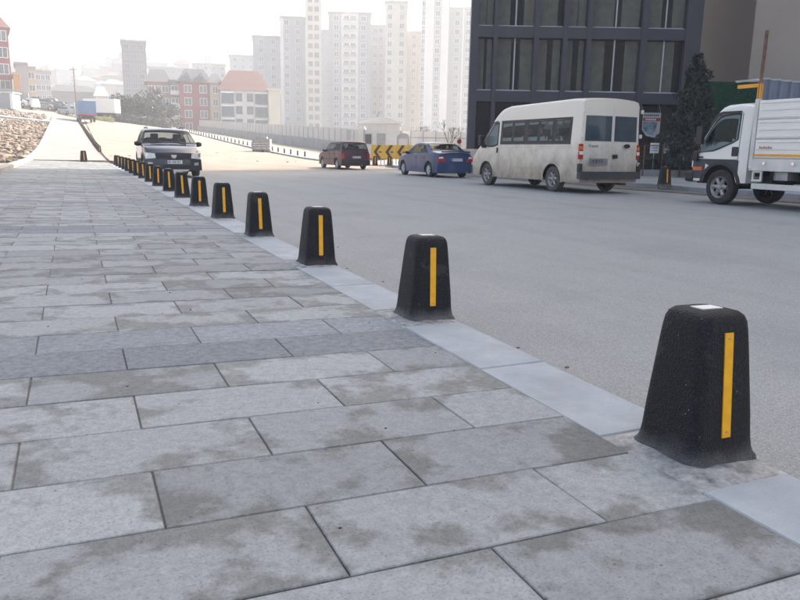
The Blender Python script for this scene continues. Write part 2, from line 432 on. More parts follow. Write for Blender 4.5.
for t in rest:
    hx, hy = (t[2]-GAP)/2, (TD-GAP)/2
    a = len(mb.f); dz = rng.normal(0, .0012)
    mb.add([(t[0]+sx*hx, t[1]+sy*hy, pz(t[0]+sx*hx)+dz) for sx, sy in ((-1,-1),(1,-1),(1,1),(-1,1))] +
           [(t[0]+sx*hx, t[1]+sy*hy, pz(t[0])-0.05) for sx, sy in ((-1,-1),(1,-1),(1,1),(-1,1))],
           [(0,1,2,3),(0,4,5,1),(1,5,6,2),(2,6,7,3),(3,7,4,0)])
    rr = rng.random(); bb = blue_of(t[1])
    tone += [rr]*5; blues += [bb]*5
    uvs += [(0,0),(1,0),(1,1),(0,1)]+[(0,0)]*16
me = mb.mesh('far_slabs', MT['tile_far'], fix=False)
for nm, vals in (('tone', tone), ('blue', blues)):
    at = me.attributes.new(nm, 'FLOAT', 'FACE'); at.data.foreach_set('value', vals)
uv = me.uv_layers.new(name='UVMap')
for i, c in enumerate(uvs): uv.data[i].uv = c
tag(link('far_slabs', me, bed), kind='stuff')

# raised left kerb of the pavement
lk = tag(MB().box(-4.05, -4.04, -2, 46, -0.1, -0.05).build('left_kerb', MT['mortar']), kind='structure')
mb = MB().chbox(-0.13, 0.13, -0.49, 0.49, -0.1, 0.17, 0.025); lkm = mb.mesh('kerb_stone', MT['conc'])
for k in range(48):
    link('kerb_stone', lkm, lk, (-4.16+rng.normal(0, .006), -1.5+k, pz(PX0)+rng.normal(0, .006)))

# kerb between pavement and road: slabs and a mortar footing under every bollard
NB, B0, BS = 18, 1.765, 2.2336
kerb = tag(MB().box(-0.25, 0.118, -1.2, 42.0, -0.16, -0.022).build('kerb', MT['mortar']), kind='structure')
kl = (BS-0.47)/2
ks = MB().chbox(-0.182, 0.182, -kl/2+.003, kl/2-.003, -0.12, 0.0, 0.006).mesh('kerb_stone', MT['kerb'])
fmb = MB(); ng = 9
ftp = []
for j in range(ng):
    row = []
    for i in range(ng):
        u, v = -0.19+0.38*i/(ng-1), -0.236+0.472*j/(ng-1)
        rr = max(abs(u)/0.19, abs(v)/0.236)
        z = -0.005+0.016*max(0, 1-rr)**.5+random.uniform(-.003, .003)*(rr < .99)
        row.append((u, v, z))
    ftp.append(row)
fmb.grid(ftp); fmb.box(-0.186, 0.186, -0.233, 0.233, -0.14, -0.012)
fm = fmb.mesh('footing', MT['footing'], smooth=30)
for k in range(-1, NB):
    yb = B0+BS*k
    if k >= 0: link('footing', fm, kerb, (-0.066, yb-0.02, 0.0))
    for q in range(2):
        link('kerb_stone', ks, kerb, (-0.067+rng.normal(0, .002), yb-0.02+0.235+kl*(q+0.5), rng.normal(0, .002)))

# ------------------------------------------------------------------ bollards
def rsq(a, rc, n=4):
    pts = []
    for cx, cy, t0 in ((1,1,0), (-1,1,90), (-1,-1,180), (1,-1,270)):
        for k in range(n+1):
            t = R_(t0+90*k/n); pts.append((cx*(a-rc)+rc*math.cos(t), cy*(a-rc)+rc*math.sin(t)))
    return pts
def bollard_meshes():
    lv = [(-.02,.160,.05), (0.006,.156,.05), (0.016,.148,.048), (0.034,.142,.045), (0.065,.137,.042), (0.15,.131,.040), (0.25,.123,.04), (0.35,.115,.04),
          (0.43,.108,.04), (0.465,.1035,.04), (0.485,.096,.04), (0.496,.084,.04), (0.5,.066,.035)]
    mb = MB(); rings = [[(x, y, z) for x, y in rsq(a, rc)] for z, a, rc in lv]
    n = len(rings[0])
    vs = [p for r in rings for p in r]
    fs = [(i*n+k, i*n+(k+1) % n, (i+1)*n+(k+1) % n, (i+1)*n+k) for i in range(len(lv)-1) for k in range(n)]
    fs.append(tuple((len(lv)-1)*n+k for k in range(n)))
    mb.add(vs, fs)
    body = mb.mesh('body', MT['rubber'], smooth=True)
    # yellow strip lying on the face that looks along the kerb: y(z) of that face
    def fy(z): return -(0.131+(0.108-0.131)*(z-0.15)/(0.43-0.15))
    m2 = MB(); P = []
    for z in np.linspace(0.085, 0.435, 8): P.append([(x, fy(z)-0.004, z) for x in (-0.0185, 0.0185)])
    m2.grid(P, 0)
    Q = [[(x, fy(z)+0.004, z) for x in (-0.0185, 0.0185)] for z in np.linspace(0.085, 0.435, 8)]
    m2.grid(Q, 0, True)
    for sx in (-0.0185, 0.0185):
        m2.grid([[(sx, fy(z)-.004, z), (sx, fy(z)+.004, z)] for z in np.linspace(0.085, 0.435, 8)])
    m2.add([(-.0185,fy(.085)-.004,.085),(.0185,fy(.085)-.004,.085),(.0185,fy(.085)+.004,.085),(-.0185,fy(.085)+.004,.085)], [(0,1,2,3)])
    m2.add([(-.0185,fy(.435)-.004,.435),(.0185,fy(.435)-.004,.435),(.0185,fy(.435)+.004,.435),(-.0185,fy(.435)+.004,.435)], [(0,1,2,3)])
    strip = m2.mesh('reflector_strip', MT['yellow'])
    riv = [MB().tube((0, fy(z)-.007, z), (0, fy(z), z), .0042, n=8).mesh('rivet', MT['rivet']) for z in (0.104, 0.416)]
    m4 = MB().box(-.045, .045, -.028, .028, .499, .503); top = m4.mesh('top_label', MT['white'])
    return body, strip, riv, top
BB = bollard_meshes()
def bollard(label, loc, rz=0, group=None, detail=True, s=1.0, strip_side=-0.006):
    t = thing('bollard', label, 'bollard', loc, rz, group)
    t.scale = (s, s, s)
    link('body', BB[0], t)
    st = link('reflector_strip', BB[1], t, (strip_side, 0, 0))
    if detail: link('rivet', BB[2][0], st); link('rivet', BB[2][1], st); link('top_label', BB[3], t, (0.0, 0.0, 0))
    return t
for k in range(NB):
    lab = ('largest, nearest black rubber bollard with yellow strip on the kerb' if k == 0 else
           f'black rubber bollard with yellow strip, {ORD[k]} from the camera in the kerb row')
    b = bollard(lab, (rng.normal(-.01, .006), B0+BS*k+rng.normal(0, .012), 0.0), rng.normal(0, .035), 'bollards along the kerb', True)
    b.rotation_euler = (rng.normal(0, .012), rng.normal(0, .012), b.rotation_euler.z)

# ------------------------------------------------------------------ ramp path and things on the left
def edge_r(Y): return -0.25-0.85*max(0, (Y-64)/60)
mb = MB(); P = []
for Y in np.arange(47.0, 136, 2.0): P.append([(x, Y, tz(x, Y)+0.10) for x in np.linspace(-4.3, edge_r(Y), 5)])
mb.grid(P)
for side in (0, 4): mb.grid([[r[side], (r[side][0], r[side][1], r[side][2]-0.35)] for r in P])
mb.grid([[P[0][i], (P[0][i][0], P[0][i][1], P[0][i][2]-.35)] for i in range(5)])
tag(mb.build('ramp_path', concrete('ramp_concrete', (.22,.215,.20), (.30,.29,.275), .7), smooth=30), kind='structure')
lk2 = tag(MB().box(-4.42, -4.40, 47, 48, -0.2, 0.0).build('ramp_kerb', MT['mortar']), kind='structure')
for k in range(43):
    Y = 48+2.0*k
    if Y > 133: break
    o = link('kerb_stone', lkm, lk2, (-4.43, Y, tz(-4.4, Y)+0.08)); o.scale = (1, 2.02, 1)
    o.rotation_euler = (math.atan(tz(-4.4, Y+1)-tz(-4.4, Y)), 0, 0)
# the second bollard row climbing beside the ramp
for k in range(27):
    Y = 64.0+2.25*k
    bollard(f'small dark bollard beside the far ramp path, {ORD[k]} one up the slope', (edge_r(Y)+0.22, Y, tz(edge_r(Y)+.2, Y)+0.02), 0,
            'bollards climbing beside the ramp path', False)
x, y, _ = gnd(84, 162.6, 0.0)
bollard('lone brownish bollard standing in the broken edge at the pavement end', (x, y+0.3, 0.03), 0.2, None, True, 1.25)
# broken trench between pavement end and ramp
mb = MB()
for k in range(90):
    x = random.uniform(-4.2, 0.4); y = random.uniform(46.0, 47.1); s = random.uniform(.05, .17)
    mb.cbox((x, y, 0.0+s*.2), (s*random.uniform(.8, 1.6), s, s*random.uniform(.5, 1.0)))
tag(mb.build('broken_edge_rubble', MT['stone'], bevel=0.01), 'grey broken concrete lumps along the pavement end', 'rubble', kind='stuff')
# rubble field left of the ramp: loose stones
ico = []
phi = (1+5**.5)/2
iv = np.array([(-1,phi,0),(1,phi,0),(-1,-phi,0),(1,-phi,0),(0,-1,phi),(0,1,phi),(0,-1,-phi),(0,1,-phi),(phi,0,-1),(phi,0,1),(-phi,0,-1),(-phi,0,1)])/1.9
ifc = [(0,11,5),(0,5,1),(0,1,7),(0,7,10),(0,10,11),(1,5,9),(5,11,4),(11,10,2),(10,7,6),(7,1,8),(3,9,4),(3,4,2),(3,2,6),(3,6,8),(3,8,9),(4,9,5),(2,4,11),(6,2,10),(8,6,7),(9,8,1)]
def rocks(mb, n, fx, smin, smax):
    for _ in range(n):
        x, y = fx(); s = random.uniform(smin, smax)*random.choice((.6, 1, 1, 1.4))
        A = np.diag([random.uniform(.7, 1.4), random.uniform(.7, 1.3), random.uniform(.45, .9)])
        t = random.uniform(0, 6.28); Rz = np.array([[math.cos(t), -math.sin(t), 0], [math.sin(t), math.cos(t), 0], [0,0,1]])
        V = (iv*(1+rng.normal(0, .16, (12,1))))@A@Rz.T*s
        mb.add(V+np.array([x, y, tz(x, y)-0.06+s*.25]), ifc)
mb = MB()
def fld():
    y = random.uniform(47, 112)
    return (random.uniform(-5.0-0.22*(y-40), -4.75), y)
rocks(mb, 2600, fld, .10, .26)
tag(mb.build('rubble_field', MT['stone'], fix=False), 'brown loose rubble stones beside the far ramp path', 'rubble', kind='stuff')
mb = MB()
def fld2(): return (random.uniform(0.4, 15.0), random.uniform(48, 120))
rocks(mb, 380, fld2, .03, .10)
tag(mb.build('loose_stones', MT['dirt'], fix=False), 'pale loose stones lying on the sunlit dirt road', 'stones', kind='stuff')
mb = MB()
for _ in range(90):
    x, y = random.uniform(-3.9, -.3), random.uniform(0.6, 14); s = random.uniform(.002, .0052)
    mb.add(iv*s*np.array([1.3, 1, .6])+np.array([x, y, pz(x)+s*.3]), ifc)
tag(mb.build('pebbles', MT['black'], fix=False), 'tiny dark pebbles scattered over the paving slabs', 'pebbles', kind='stuff')
mb = MB()
for _ in range(170):
    x, y = 0.14+abs(random.gauss(0, .16)), random.uniform(0.4, 24); s = random.uniform(.004, .012)
    mb.add(iv*s*np.array([1.3, 1, .6])+np.array([x, y, -0.08+s*.3]), ifc)
tag(mb.build('gutter_grit', MT['stone'], fix=False), 'brown grit gathered on the asphalt along the kerb', 'grit', kind='stuff')

# cross path, upper kiosk wall and site wall
xs = np.linspace(-40, -4.2, 19)
mb = MB(); mb.grid([[(x, 113+dy, tz(x, 113+dy)+0.14) for x in xs] for dy in (0, 2.6)])
mb.grid([[(x, 113, tz(x, 113)+0.14) for x in xs], [(x, 113, tz(x, 113)-.2) for x in xs]])
tag(mb.build('cross_path', MT['conc']), kind='structure')

def wall_run(name, label, cat, pts, h, th, mat, zoff=-0.3, cap=None, panels=None):
    t = thing(name, label, cat, (pts[0][0], pts[0][1], tz(*pts[0])))
    o = np.array([pts[0][0], pts[0][1], tz(*pts[0])])
    mb = MB()
    for a, b in zip(pts[:-1], pts[1:]):
        za, zb = tz(*a), tz(*b); d = np.array(b)-np.array(a); L = np.linalg.norm(d); nrm = np.array([-d[1], d[0]])/L*th/2
        q = []
        for p, z in ((a, za), (b, zb)):
            for s in (-1, 1):
                for zz in (z+zoff, z+h): q.append(np.array([p[0]+s*nrm[0], p[1]+s*nrm[1], zz])-o)
        mb.add(q, [(0,1,3,2),(4,6,7,5),(0,4,5,1),(2,3,7,6),(1,5,7,3),(0,2,6,4)])
    mb.build('wall', mat, t)
    return t
# site boundary on the right of the dirt road: low concrete wall carrying precast fence panels
wp = [(25.5, y) for y in np.arange(62, 190, 8.0)]
wt = wall_run('boundary_wall', 'long pale concrete boundary wall topped with fence panels along the dirt road', 'wall', wp, 1.15, 0.35, MT['greyconc'])
wo = np.array([wp[0][0], wp[0][1], tz(*wp[0])])
fp = MB().box(-0.04, 0.04, -0.96, 0.96, 0.0, 1.42).mesh('fence_panel', concrete('fence_panel_concrete', (0.52,0.50,0.46), (0.62,0.60,0.56), 0.7))
fpost = MB().box(-0.07, 0.07, -0.10, 0.10, 0.0, 1.47).mesh('fence_post', MT['conc'])
for k in range(60):
    Y = 63+2.1*k
    if Y > 180: break
    z = tz(25.5, Y)+1.14
    link('fence_panel', fp, wt, Vector((25.5, Y, z))-Vector(wo)); link('fence_post', fpost, wt, Vector((25.5, Y+1.05, tz(25.5, Y+1.05)+1.1))-Vector(wo))
# white-and-dark row of posts in front of that wall
pm = MB(); pm.tube((0,0,-.05), (0,0,.42), .10, .07, 8); pm.tube((0,0,.42), (0,0,.50), .075, .05, 8)
pmesh = pm.mesh('body', simple('dark_post', (0.05,0.05,0.05), .7, .3, 5)); pfoot = MB().chbox(-.16,.16,-.16,.16,-.1,.05,.02).mesh('foot', MT['conc'])
for k in range(30):
    Y = 62.5+2.2*k
    X = 16.5-0.012*(Y-62)
    t = thing('marker_post', f'short dark marker post across the dirt road, {ORD[k]} counted from the red wagon', 'post', (X, Y, tz(X, Y)+.0), 0, 'marker posts across the dirt road')
    link('body', pmesh, t); link('foot', pfoot, t)
sw = MB(); sw.grid([[(x, Y, tz(x, Y)+.06) for x in (15.9, 18.6)] for Y in np.arange(54, 140, 3.0)])
sw.grid([[(15.9, Y, tz(15.9, Y)+z) for z in (-.1, .06)] for Y in np.arange(54, 140, 3.0)])
tag(sw.build('far_footpath', MT['conc']), kind='structure')
# pallet of paving blocks
X, Y = plan(262, 71); zz = tz(X, Y)
t = thing('block_pallet', 'pale pallet of stacked paving blocks standing on the dirt road', 'pallet', (X, Y, zz), ROT_R)
for ix in range(3): MB().box(-.85+ix*.6, -.55+ix*.6+.1, -.5, .5, 0, .14).build('skid', MT['rust'], t)
for lz in range(5):
    for ix in range(5):
        MB().chbox(-.88+ix*.352, -.88+ix*.352+.335, -.5+random.uniform(-.03,.03), .5, .15+lz*.22, .15+lz*.22+.20, .015).build('block', MT['conc'], t)
for ix in range(3): MB().chbox(-.5+ix*.352, -.5+ix*.352+.33, -.4, .4, 1.26, 1.44, .02).build('block', MT['conc'], t)

# ------------------------------------------------------------------ vehicles: a body skin lofted from profiles
def interp(pts, y):
    if y <= pts[0][0]: return pts[0][1]
    for (a, za), (b, zb) in zip(pts[:-1], pts[1:]):
        if y <= b: return za+(zb-za)*(y-a)/(b-a) if b > a else zb
    return pts[-1][1]
def smooth_prof(pts, w):
    def f(y):
        s = 0
        for k in range(-3, 4): s += interp(pts, y+k*w/3)
        return s/7
    return f
def inpoly(p, poly):
    c = False; n = len(poly)
    for i in range(n):
        a, b = poly[i], poly[i-1]
        if (a[1] > p[1]) != (b[1] > p[1]) and p[0] < (b[0]-a[0])*(p[1]-a[1])/(b[1]-a[1])+a[0]: c = not c
    return c
class Pair:
    def __init__(s, mbs): s.mbs = mbs
    def build(s, *a, **k): return [m.build(*a, **k) for m in s.mbs][0]
class Skin:
    """vehicle body: front at +y, rear at -y; origin on the ground in the middle"""
    def __init__(s, L, W, top, belt, clear, wheels, wr, tumble=0.28, plan=0.10, pw=5, r=0.10, bow=0.10, rake_f=0.0, rake_r=0.0, camber=0.03, step=0.07, archr=None, sm=0.10, waist=0.03):
        s.L, s.W, s.belt, s.clear, s.wheels, s.wr = L, W, belt, clear, wheels, wr
        s.tumble, s.plan, s.pw, s.r, s.bow, s.rf, s.rr, s.camber, s.step = tumble, plan, pw, r, bow, rake_f, rake_r, camber, step
        s.top = smooth_prof(top, sm); s.ar = archr or wr*1.16; s.waist = waist
    def half(s, y, z):
        b = s.W/2*(1-s.plan*min(1, abs(2*y/s.L))**s.pw)
        if z > s.belt: b -= s.tumble*(z-s.belt)+0.0
        else:
            u = (z-0.62*s.belt)/s.belt; b -= s.waist*u*u*4*0.6
        return max(b, 0.05)
    def low(s, y):
        z = s.clear
        for yw in s.wheels:
            d = abs(y-yw)
            if d < s.ar: z = max(z, s.wr+math.sqrt(s.ar**2-d*d))
        return z
    def my(s, x, y, z):                                   # bowed, raked ends
        h = s.W/2; q = min(1, abs(x)/h)
        t = max(0, (abs(y)-(s.L/2-0.55))/0.55); t = t*t*(3-2*t)
        y2 = y-math.copysign(s.bow*t*q*q, y)
        if y > 0: y2 -= s.rf*t*max(0, z-0.35)
        else: y2 += s.rr*t*max(0, z-0.35)
        return y2
    def P(s, x, y, z): return (x, s.my(x, y, z), z)
    def section(s, y, K=12):
        zt = s.top(y); zl = min(s.low(y), zt-0.12); r = min(s.r, (zt-zl)*.4)
        pts = []
        for k in range(K+1):
            z = zl+(zt-r-zl)*k/K; pts.append((s.half(y, z), z))
        hx = pts[-1][0]
        for k in range(1, 5):
            t = R_(22.5*k); pts.append((hx-r*(1-math.cos(t)), zt-r+(r-s.camber*.0)*math.sin(t)-0.0))
        xe = hx-r
        for f in (0.75, 0.5, 0.25, 0.0): pts.append((xe*f, zt+s.camber*(1-f*f)))
        return pts
    def ztop(s, x, y):
        zt = s.top(y); r = s.r; xe = max(.05, s.half(y, zt-r)-r); f = min(1, abs(x)/xe)
        return zt+s.camber*(1-f*f)
    def body(s, windows=()):
        ys = list(np.arange(-s.L/2, s.L/2, s.step))+[s.L/2]
        for yw in s.wheels:
            ys = [y for y in ys if abs(y-yw) > s.ar+0.03]
            ys += [yw-s.ar-.004, yw+s.ar+.004]+[yw+s.ar*math.cos(R_(t)) for t in range(0, 181, 15)]
        ys = sorted(ys)
        mb = MB(); S = [s.section(y) for y in ys]; n = len(S[0])
        idx = {}
        ring = []
        for i, y in enumerate(ys):
            row = [s.P(x, y, z) for x, z in S[i]]+[s.P(-x, y, z) for x, z in reversed(S[i][:-1])]
            ring.append(row)
        m = len(ring[0]); vs = [p for r in ring for p in r]; fs = []
        for i in range(len(ys)-1):
            for j in range(m-1):
                q = [(i, j), (i, j+1), (i+1, j+1), (i+1, j)]
                drop = False
                for wk, poly in windows:
                    if wk == 'side':
                        if all((ring[a][b][2] < s.top(ys[a])-s.r*.7 or abs(ring[a][b][0]) > s.half(ys[a], ring[a][b][2])-.02) and inpoly((ys[a], ring[a][b][2]), poly) for a, b in q): drop = True
                    elif wk == 'top':
                        if all(poly[0] < ys[a] < poly[1] and abs(ring[a][b][0]) < poly[2]*s.half(ys[a], ring[a][b][2]) and ring[a][b][2] > s.top(ys[a])-s.r*.55 for a, b in q): drop = True
                if not drop: fs.append(tuple(a*m+b for a, b in q))
        mb.add(vs, fs)
        for i in (0, len(ys)-1):
            h = (m-1)//2; c = [(0.0, s.my(0, ys[i], z), z) for _, _, z in ring[i][:h+1]]
            for side in (0, 1):
                R = [ring[i][j] for j in range(h+1)] if side == 0 else [ring[i][m-1-j] for j in range(h+1)]
                G = []
                for j in range(h+1):
                    x0 = R[j][0]; z = R[j][2]
                    G.append([s.P(x0*f, ys[i], z) for f in (1, .75, .5, .25, 0)])
                mb.grid(G)
        return mb
    def side_patch(s, poly4, off, ny=8, nz=5, sides=(-1, 1), border=0.0, rim=0.012):
        """poly4: list of (y, z_low, z_high) along y"""
        out = []
        y0, y1 = poly4[0][0], poly4[-1][0]
        us = [k/ny for k in range(ny+1)]; vs_ = [k/nz for k in range(nz+1)]
        if border:
            by = border/abs(y1-y0); bz = border/max(.05, max(p[2]-p[1] for p in poly4))
            us = [0, by]+[by+(1-2*by)*k/ny for k in range(1, ny)]+[1-by, 1]; vs_ = [0, bz]+[bz+(1-2*bz)*k/nz for k in range(1, nz)]+[1-bz, 1]
        for sd in sides:
            mb = MB(); out.append(mb); G = []
            for u in us:
                y = y0+(y1-y0)*u; lo = max(interp([(p[0], p[1]) for p in poly4], y), s.low(y)+.02); hi = interp([(p[0], p[2]) for p in poly4], y)
                G.append([(sd*(s.half(y, lo+(hi-lo)*v)+off), s.my(s.half(y, lo), y, lo+(hi-lo)*v), lo+(hi-lo)*v) for v in vs_])
            na, nb = len(us)-1, len(vs_)-1
            o = len(mb.v); mb.v += [tuple(map(float, p)) for r in G for p in r]
            for i in range(na):
                for j in range(nb):
                    mb.f.append(tuple(o+a*(nb+1)+b for a, b in ((i, j), (i, j+1), (i+1, j+1), (i+1, j))))
                    mb.m.append(1 if border and (i in (0, na-1) or j in (0, nb-1)) else 0)
            loop = [G[i][0] for i in range(na+1)]+[G[na][j] for j in range(1, nb+1)]+[G[i][nb] for i in range(na-1, -1, -1)]+[G[0][j] for j in range(nb-1, -1, -1)]
            mb.grid([loop, [(p[0]-sd*rim, p[1], p[2]) for p in loop]], 1 if border else 0)
        return Pair(out)
    def top_patch(s, y0, y1, frac, off, ny=6, nx=10, border=0.06):
        """windscreen / rear window following the skin between two stations"""
        mb = MB(); us = [k/ny for k in range(ny+1)]; ws = [-1+2*k/nx for k in range(nx+1)]
        if border:
            us = [0, border]+us[1:-1]+[1-border, 1]; ws = [-1, -1+border]+ws[1:-1]+[1-border, 1]
        G = []
        for u in us:
            y = y0+(y1-y0)*u; zt = s.top(y); dz = (s.top(y+.02)-s.top(y-.02))/.04; nl = math.hypot(1, dz); row = []
            xe = s.half(y, zt-s.r)
            for w in ws:
                x = w*frac*xe
                z = s.ztop(x, y)
                ex = abs(x)-(xe-s.r)
                if ex > 0: z = zt-s.r+math.sqrt(max(0, s.r**2-min(ex, s.r)**2))
                row.append((x*(1+off*.3), s.my(x, y, z)-dz/nl*off, z+off/nl))
            G.append(row)
        na, nb = len(us)-1, len(ws)-1
        mb.v = [tuple(map(float, p)) for r in G for p in r]
        for i in range(na):
            for j in range(nb):
                mb.f.append(tuple(a*(nb+1)+b for a, b in ((i, j), (i, j+1), (i+1, j+1), (i+1, j)))); mb.m.append(1 if border and (i in (0, na-1) or j in (0, nb-1)) else 0)
        return mb
    def end_patch(s, corners, front, off, nx=6, nz=3, border=0):
        """quad on the nose or tail: corners (x,z) bl, br, tr, tl"""
        mb = MB(); ye = s.L/2 if front else -s.L/2; sg = 1 if front else -1
        c = np.array(corners, float); G = []
        for j in range(nz+1):
            v = j/nz; row = []
            for i in range(nx+1):
                u = i/nx; p = (1-u)*(1-v)*c[0]+u*(1-v)*c[1]+u*v*c[2]+(1-u)*v*c[3]
                row.append((p[0], s.my(p[0], ye, p[1])+sg*off, p[1]))
            G.append(row)
        mb.grid(G); a, b = nz, nx
        loop = [G[0][i] for i in range(b+1)]+[G[j][b] for j in range(1, a+1)]+[G[a][i] for i in range(b-1, -1, -1)]+[G[j][0] for j in range(a-1, -1, -1)]
        mb.grid([loop, [(p[0], p[1]-sg*(off+.02), p[2]) for p in loop]])
        return mb

def wheel(parent, x, y, r, w, tyre, rimm, style='steel', n=24):
    sg = 1 if x > 0 else -1
    mb = MB(); h = w/2; ri = r*0.62
    mb.lathe_x([(-h*.8, ri), (-h, ri*1.08), (-h, r*.88), (-h*.75, r*.98), (-h*.3, r), (h*.3, r), (h*.75, r*.98), (h, r*.88), (h, ri*1.08), (h*.8, ri)], n)
    ty = mb.build('tyre', tyre, parent, smooth=35, loc=(x, y, r))
    mb = MB(); o = sg*h
    mb.lathe_x([(o*.80, ri*1.03), (o*.92, ri), (o*.70, ri*.90), (o*.45, ri*.82)], n)                       # rim lip
    mb.lathe_x([(o*.10, ri*.86), (o*.10, 0.001)], n, mi=1)                                                # dark backing
    if style == 'steel':
        for k in range(6):
            t = 2*math.pi*k/6
            mb.tube((o*.50, .0+ri*.30*math.cos(t), ri*.30*math.sin(t)), (o*.50, ri*.84*math.cos(t), ri*.84*math.sin(t)), ri*.20, ri*.21, 6)
        mb.lathe_x([(o*.50, ri*.52), (o*.62, ri*.46), (o*.66, ri*.34), (o*.95, ri*.26), (o*1.0, ri*.20), (o*1.0, .001)], n)
    else:
        for k in range(7):
            t = 2*math.pi*k/7
            mb.tube((o*.86, ri*.14*math.cos(t), ri*.14*math.sin(t)), (o*.74, ri*.92*math.cos(t), ri*.92*math.sin(t)), ri*.17, ri*.14, 6)
        mb.lathe_x([(o*.78, ri*.30), (o*.95, ri*.24), (o*.96, .001)], n)
    mb.build('rim', [rimm, MT['under']], ty, smooth=35)
    return ty

def plate_on(parent, p, w, h, ry=0, back=True, blue=True, text_seed=1, rz=0):
    """number plate standing at p, facing local -y (or +y)"""
    sg = -1 if back else 1
    mb = MB().box(-w/2, w/2, -.008, .008, -h/2, h/2); pl = mb.build('number_plate', MT['plate'], parent, loc=p, rz=rz)
    if blue: MB().box(-w/2 if back else w/2-.05, -w/2+.05 if back else w/2, sg*.011-.001, sg*.011+.001, -h/2, h/2).build('country_band', MT['plateblue'], pl)
    rr = random.Random(text_seed); mb = MB(); x = -w/2+.075
    for k in range(7):
        cw = .032; hh = h*.30
        mb.box(x, x+.010, sg*.011-.001, sg*.011+.001, -hh, hh)
        if rr.random() > .3: mb.box(x+cw-.010, x+cw, sg*.011-.001, sg*.011+.001, -hh*rr.choice((1, .2)), hh)
        if rr.random() > .3: mb.box(x+.010, x+cw-.010, sg*.011-.001, sg*.011+.001, hh-.012, hh)
        if rr.random() > .3: mb.box(x+.010, x+cw-.010, sg*.011-.001, sg*.011+.001, -hh, -hh+.012)
        x += cw+(.016 if k not in (1, 4) else .045)
        if x > w/2-.05: break
    mb.build('plate_characters', MT['black'], pl, fix=False)
    return pl
def seats(parent, xs, ys, z0, hgt=0.62, mat=None):
    for y in ys:
        for x in xs:
            mb = MB(); mb.cbox((x, y+.22, z0), (.48, .5, .16)); mb.cbox((x, y-.06, z0+hgt*.5), (.46, .14, hgt)); mb.cbox((x, y-.08, z0+hgt+.10), (.26, .10, .17))
            mb.build('seat', mat or MT['seat'], parent, bevel=.03)
def flare(parent, sk, yw, mat, w=.05):
    for sd in (-1, 1):
        mb = MB(); G = []
        for t in range(-14, 195, 8):
            row = []
            for rr in (sk.ar-.01, sk.ar+w):
                y = yw+rr*math.cos(R_(t)); z = max(sk.clear-.02, sk.wr+rr*math.sin(R_(t))); row.append((sd*(sk.half(y, z)+.012), y, z))
            row.append((row[-1][0]-sd*.03, row[-1][1], row[-1][2]))
            G.append(row)
        mb.grid(G); mb.build('wheel_arch_trim', mat, parent)
def text_part(name, body, size, mat, parent, loc, rot, depth=.003):
    cu = bpy.data.curves.new(name, 'FONT'); cu.body = body; cu.size = size; cu.extrude = depth; cu.align_x = 'CENTER'; cu.align_y = 'CENTER'
    tmp = bpy.data.objects.new(name, cu); COL.objects.link(tmp)
    me = bpy.data.meshes.new_from_object(tmp); bpy.data.objects.remove(tmp)
    me.materials.clear(); me.materials.append(mat)
    o = link(name, me, parent, loc); o.rotation_euler = rot
    return o

# --- dark blue crossover coming towards the camera, seen from the front
PAINT = dict(navy=paint('navy_paint', (0.008,0.011,0.026), dirt_amt=.10, top=.7, coat=1.0), blue=paint('blue_paint', (0.002,0.034,0.13), dirt_amt=.04, top=.6, coat=.25),
             maroon=paint('maroon_paint', (0.075,0.008,0.022), dirt_amt=.06, top=.7, coat=.15, rough=.4), van=paint('dirty_white_paint', (0.84,0.77,0.66), (0.27,0.21,0.145), 1.0, 1.5, .35, .3),
             truck=paint('truck_white_paint', (0.82,0.80,0.75), (0.35,0.32,0.28), .35, 1.0))
def roofrail(parent, sk, y0, y1, mat, x, lift=.05):
    for sd in (-1, 1):
        mb = MB(); ys = np.linspace(y0, y1, 9); prev = None
        for k, y in enumerate(ys):
            z = sk.ztop(x, y)-.03+lift*(1 if 0 < k < 8 else 0); p = (sd*x, y, z)
            if prev: mb.tube(prev, p, .022, n=6)
            prev = p
        mb.build('roof_rail', mat, parent)
def mirror_pair(parent, x, y, z, mat, sz=(.20, .12, .15)):
    for sd in (-1, 1):
        mb = MB(); mb.add(iv*np.array(sz)*.62+np.array([sd*x, y, z]), ifc); mb.tube((sd*(x-.16), y+.02, z-.05), (sd*x, y+.02, z-.03), .025, n=6)
        mb.build('wing_mirror', mat, parent, bevel=.03)

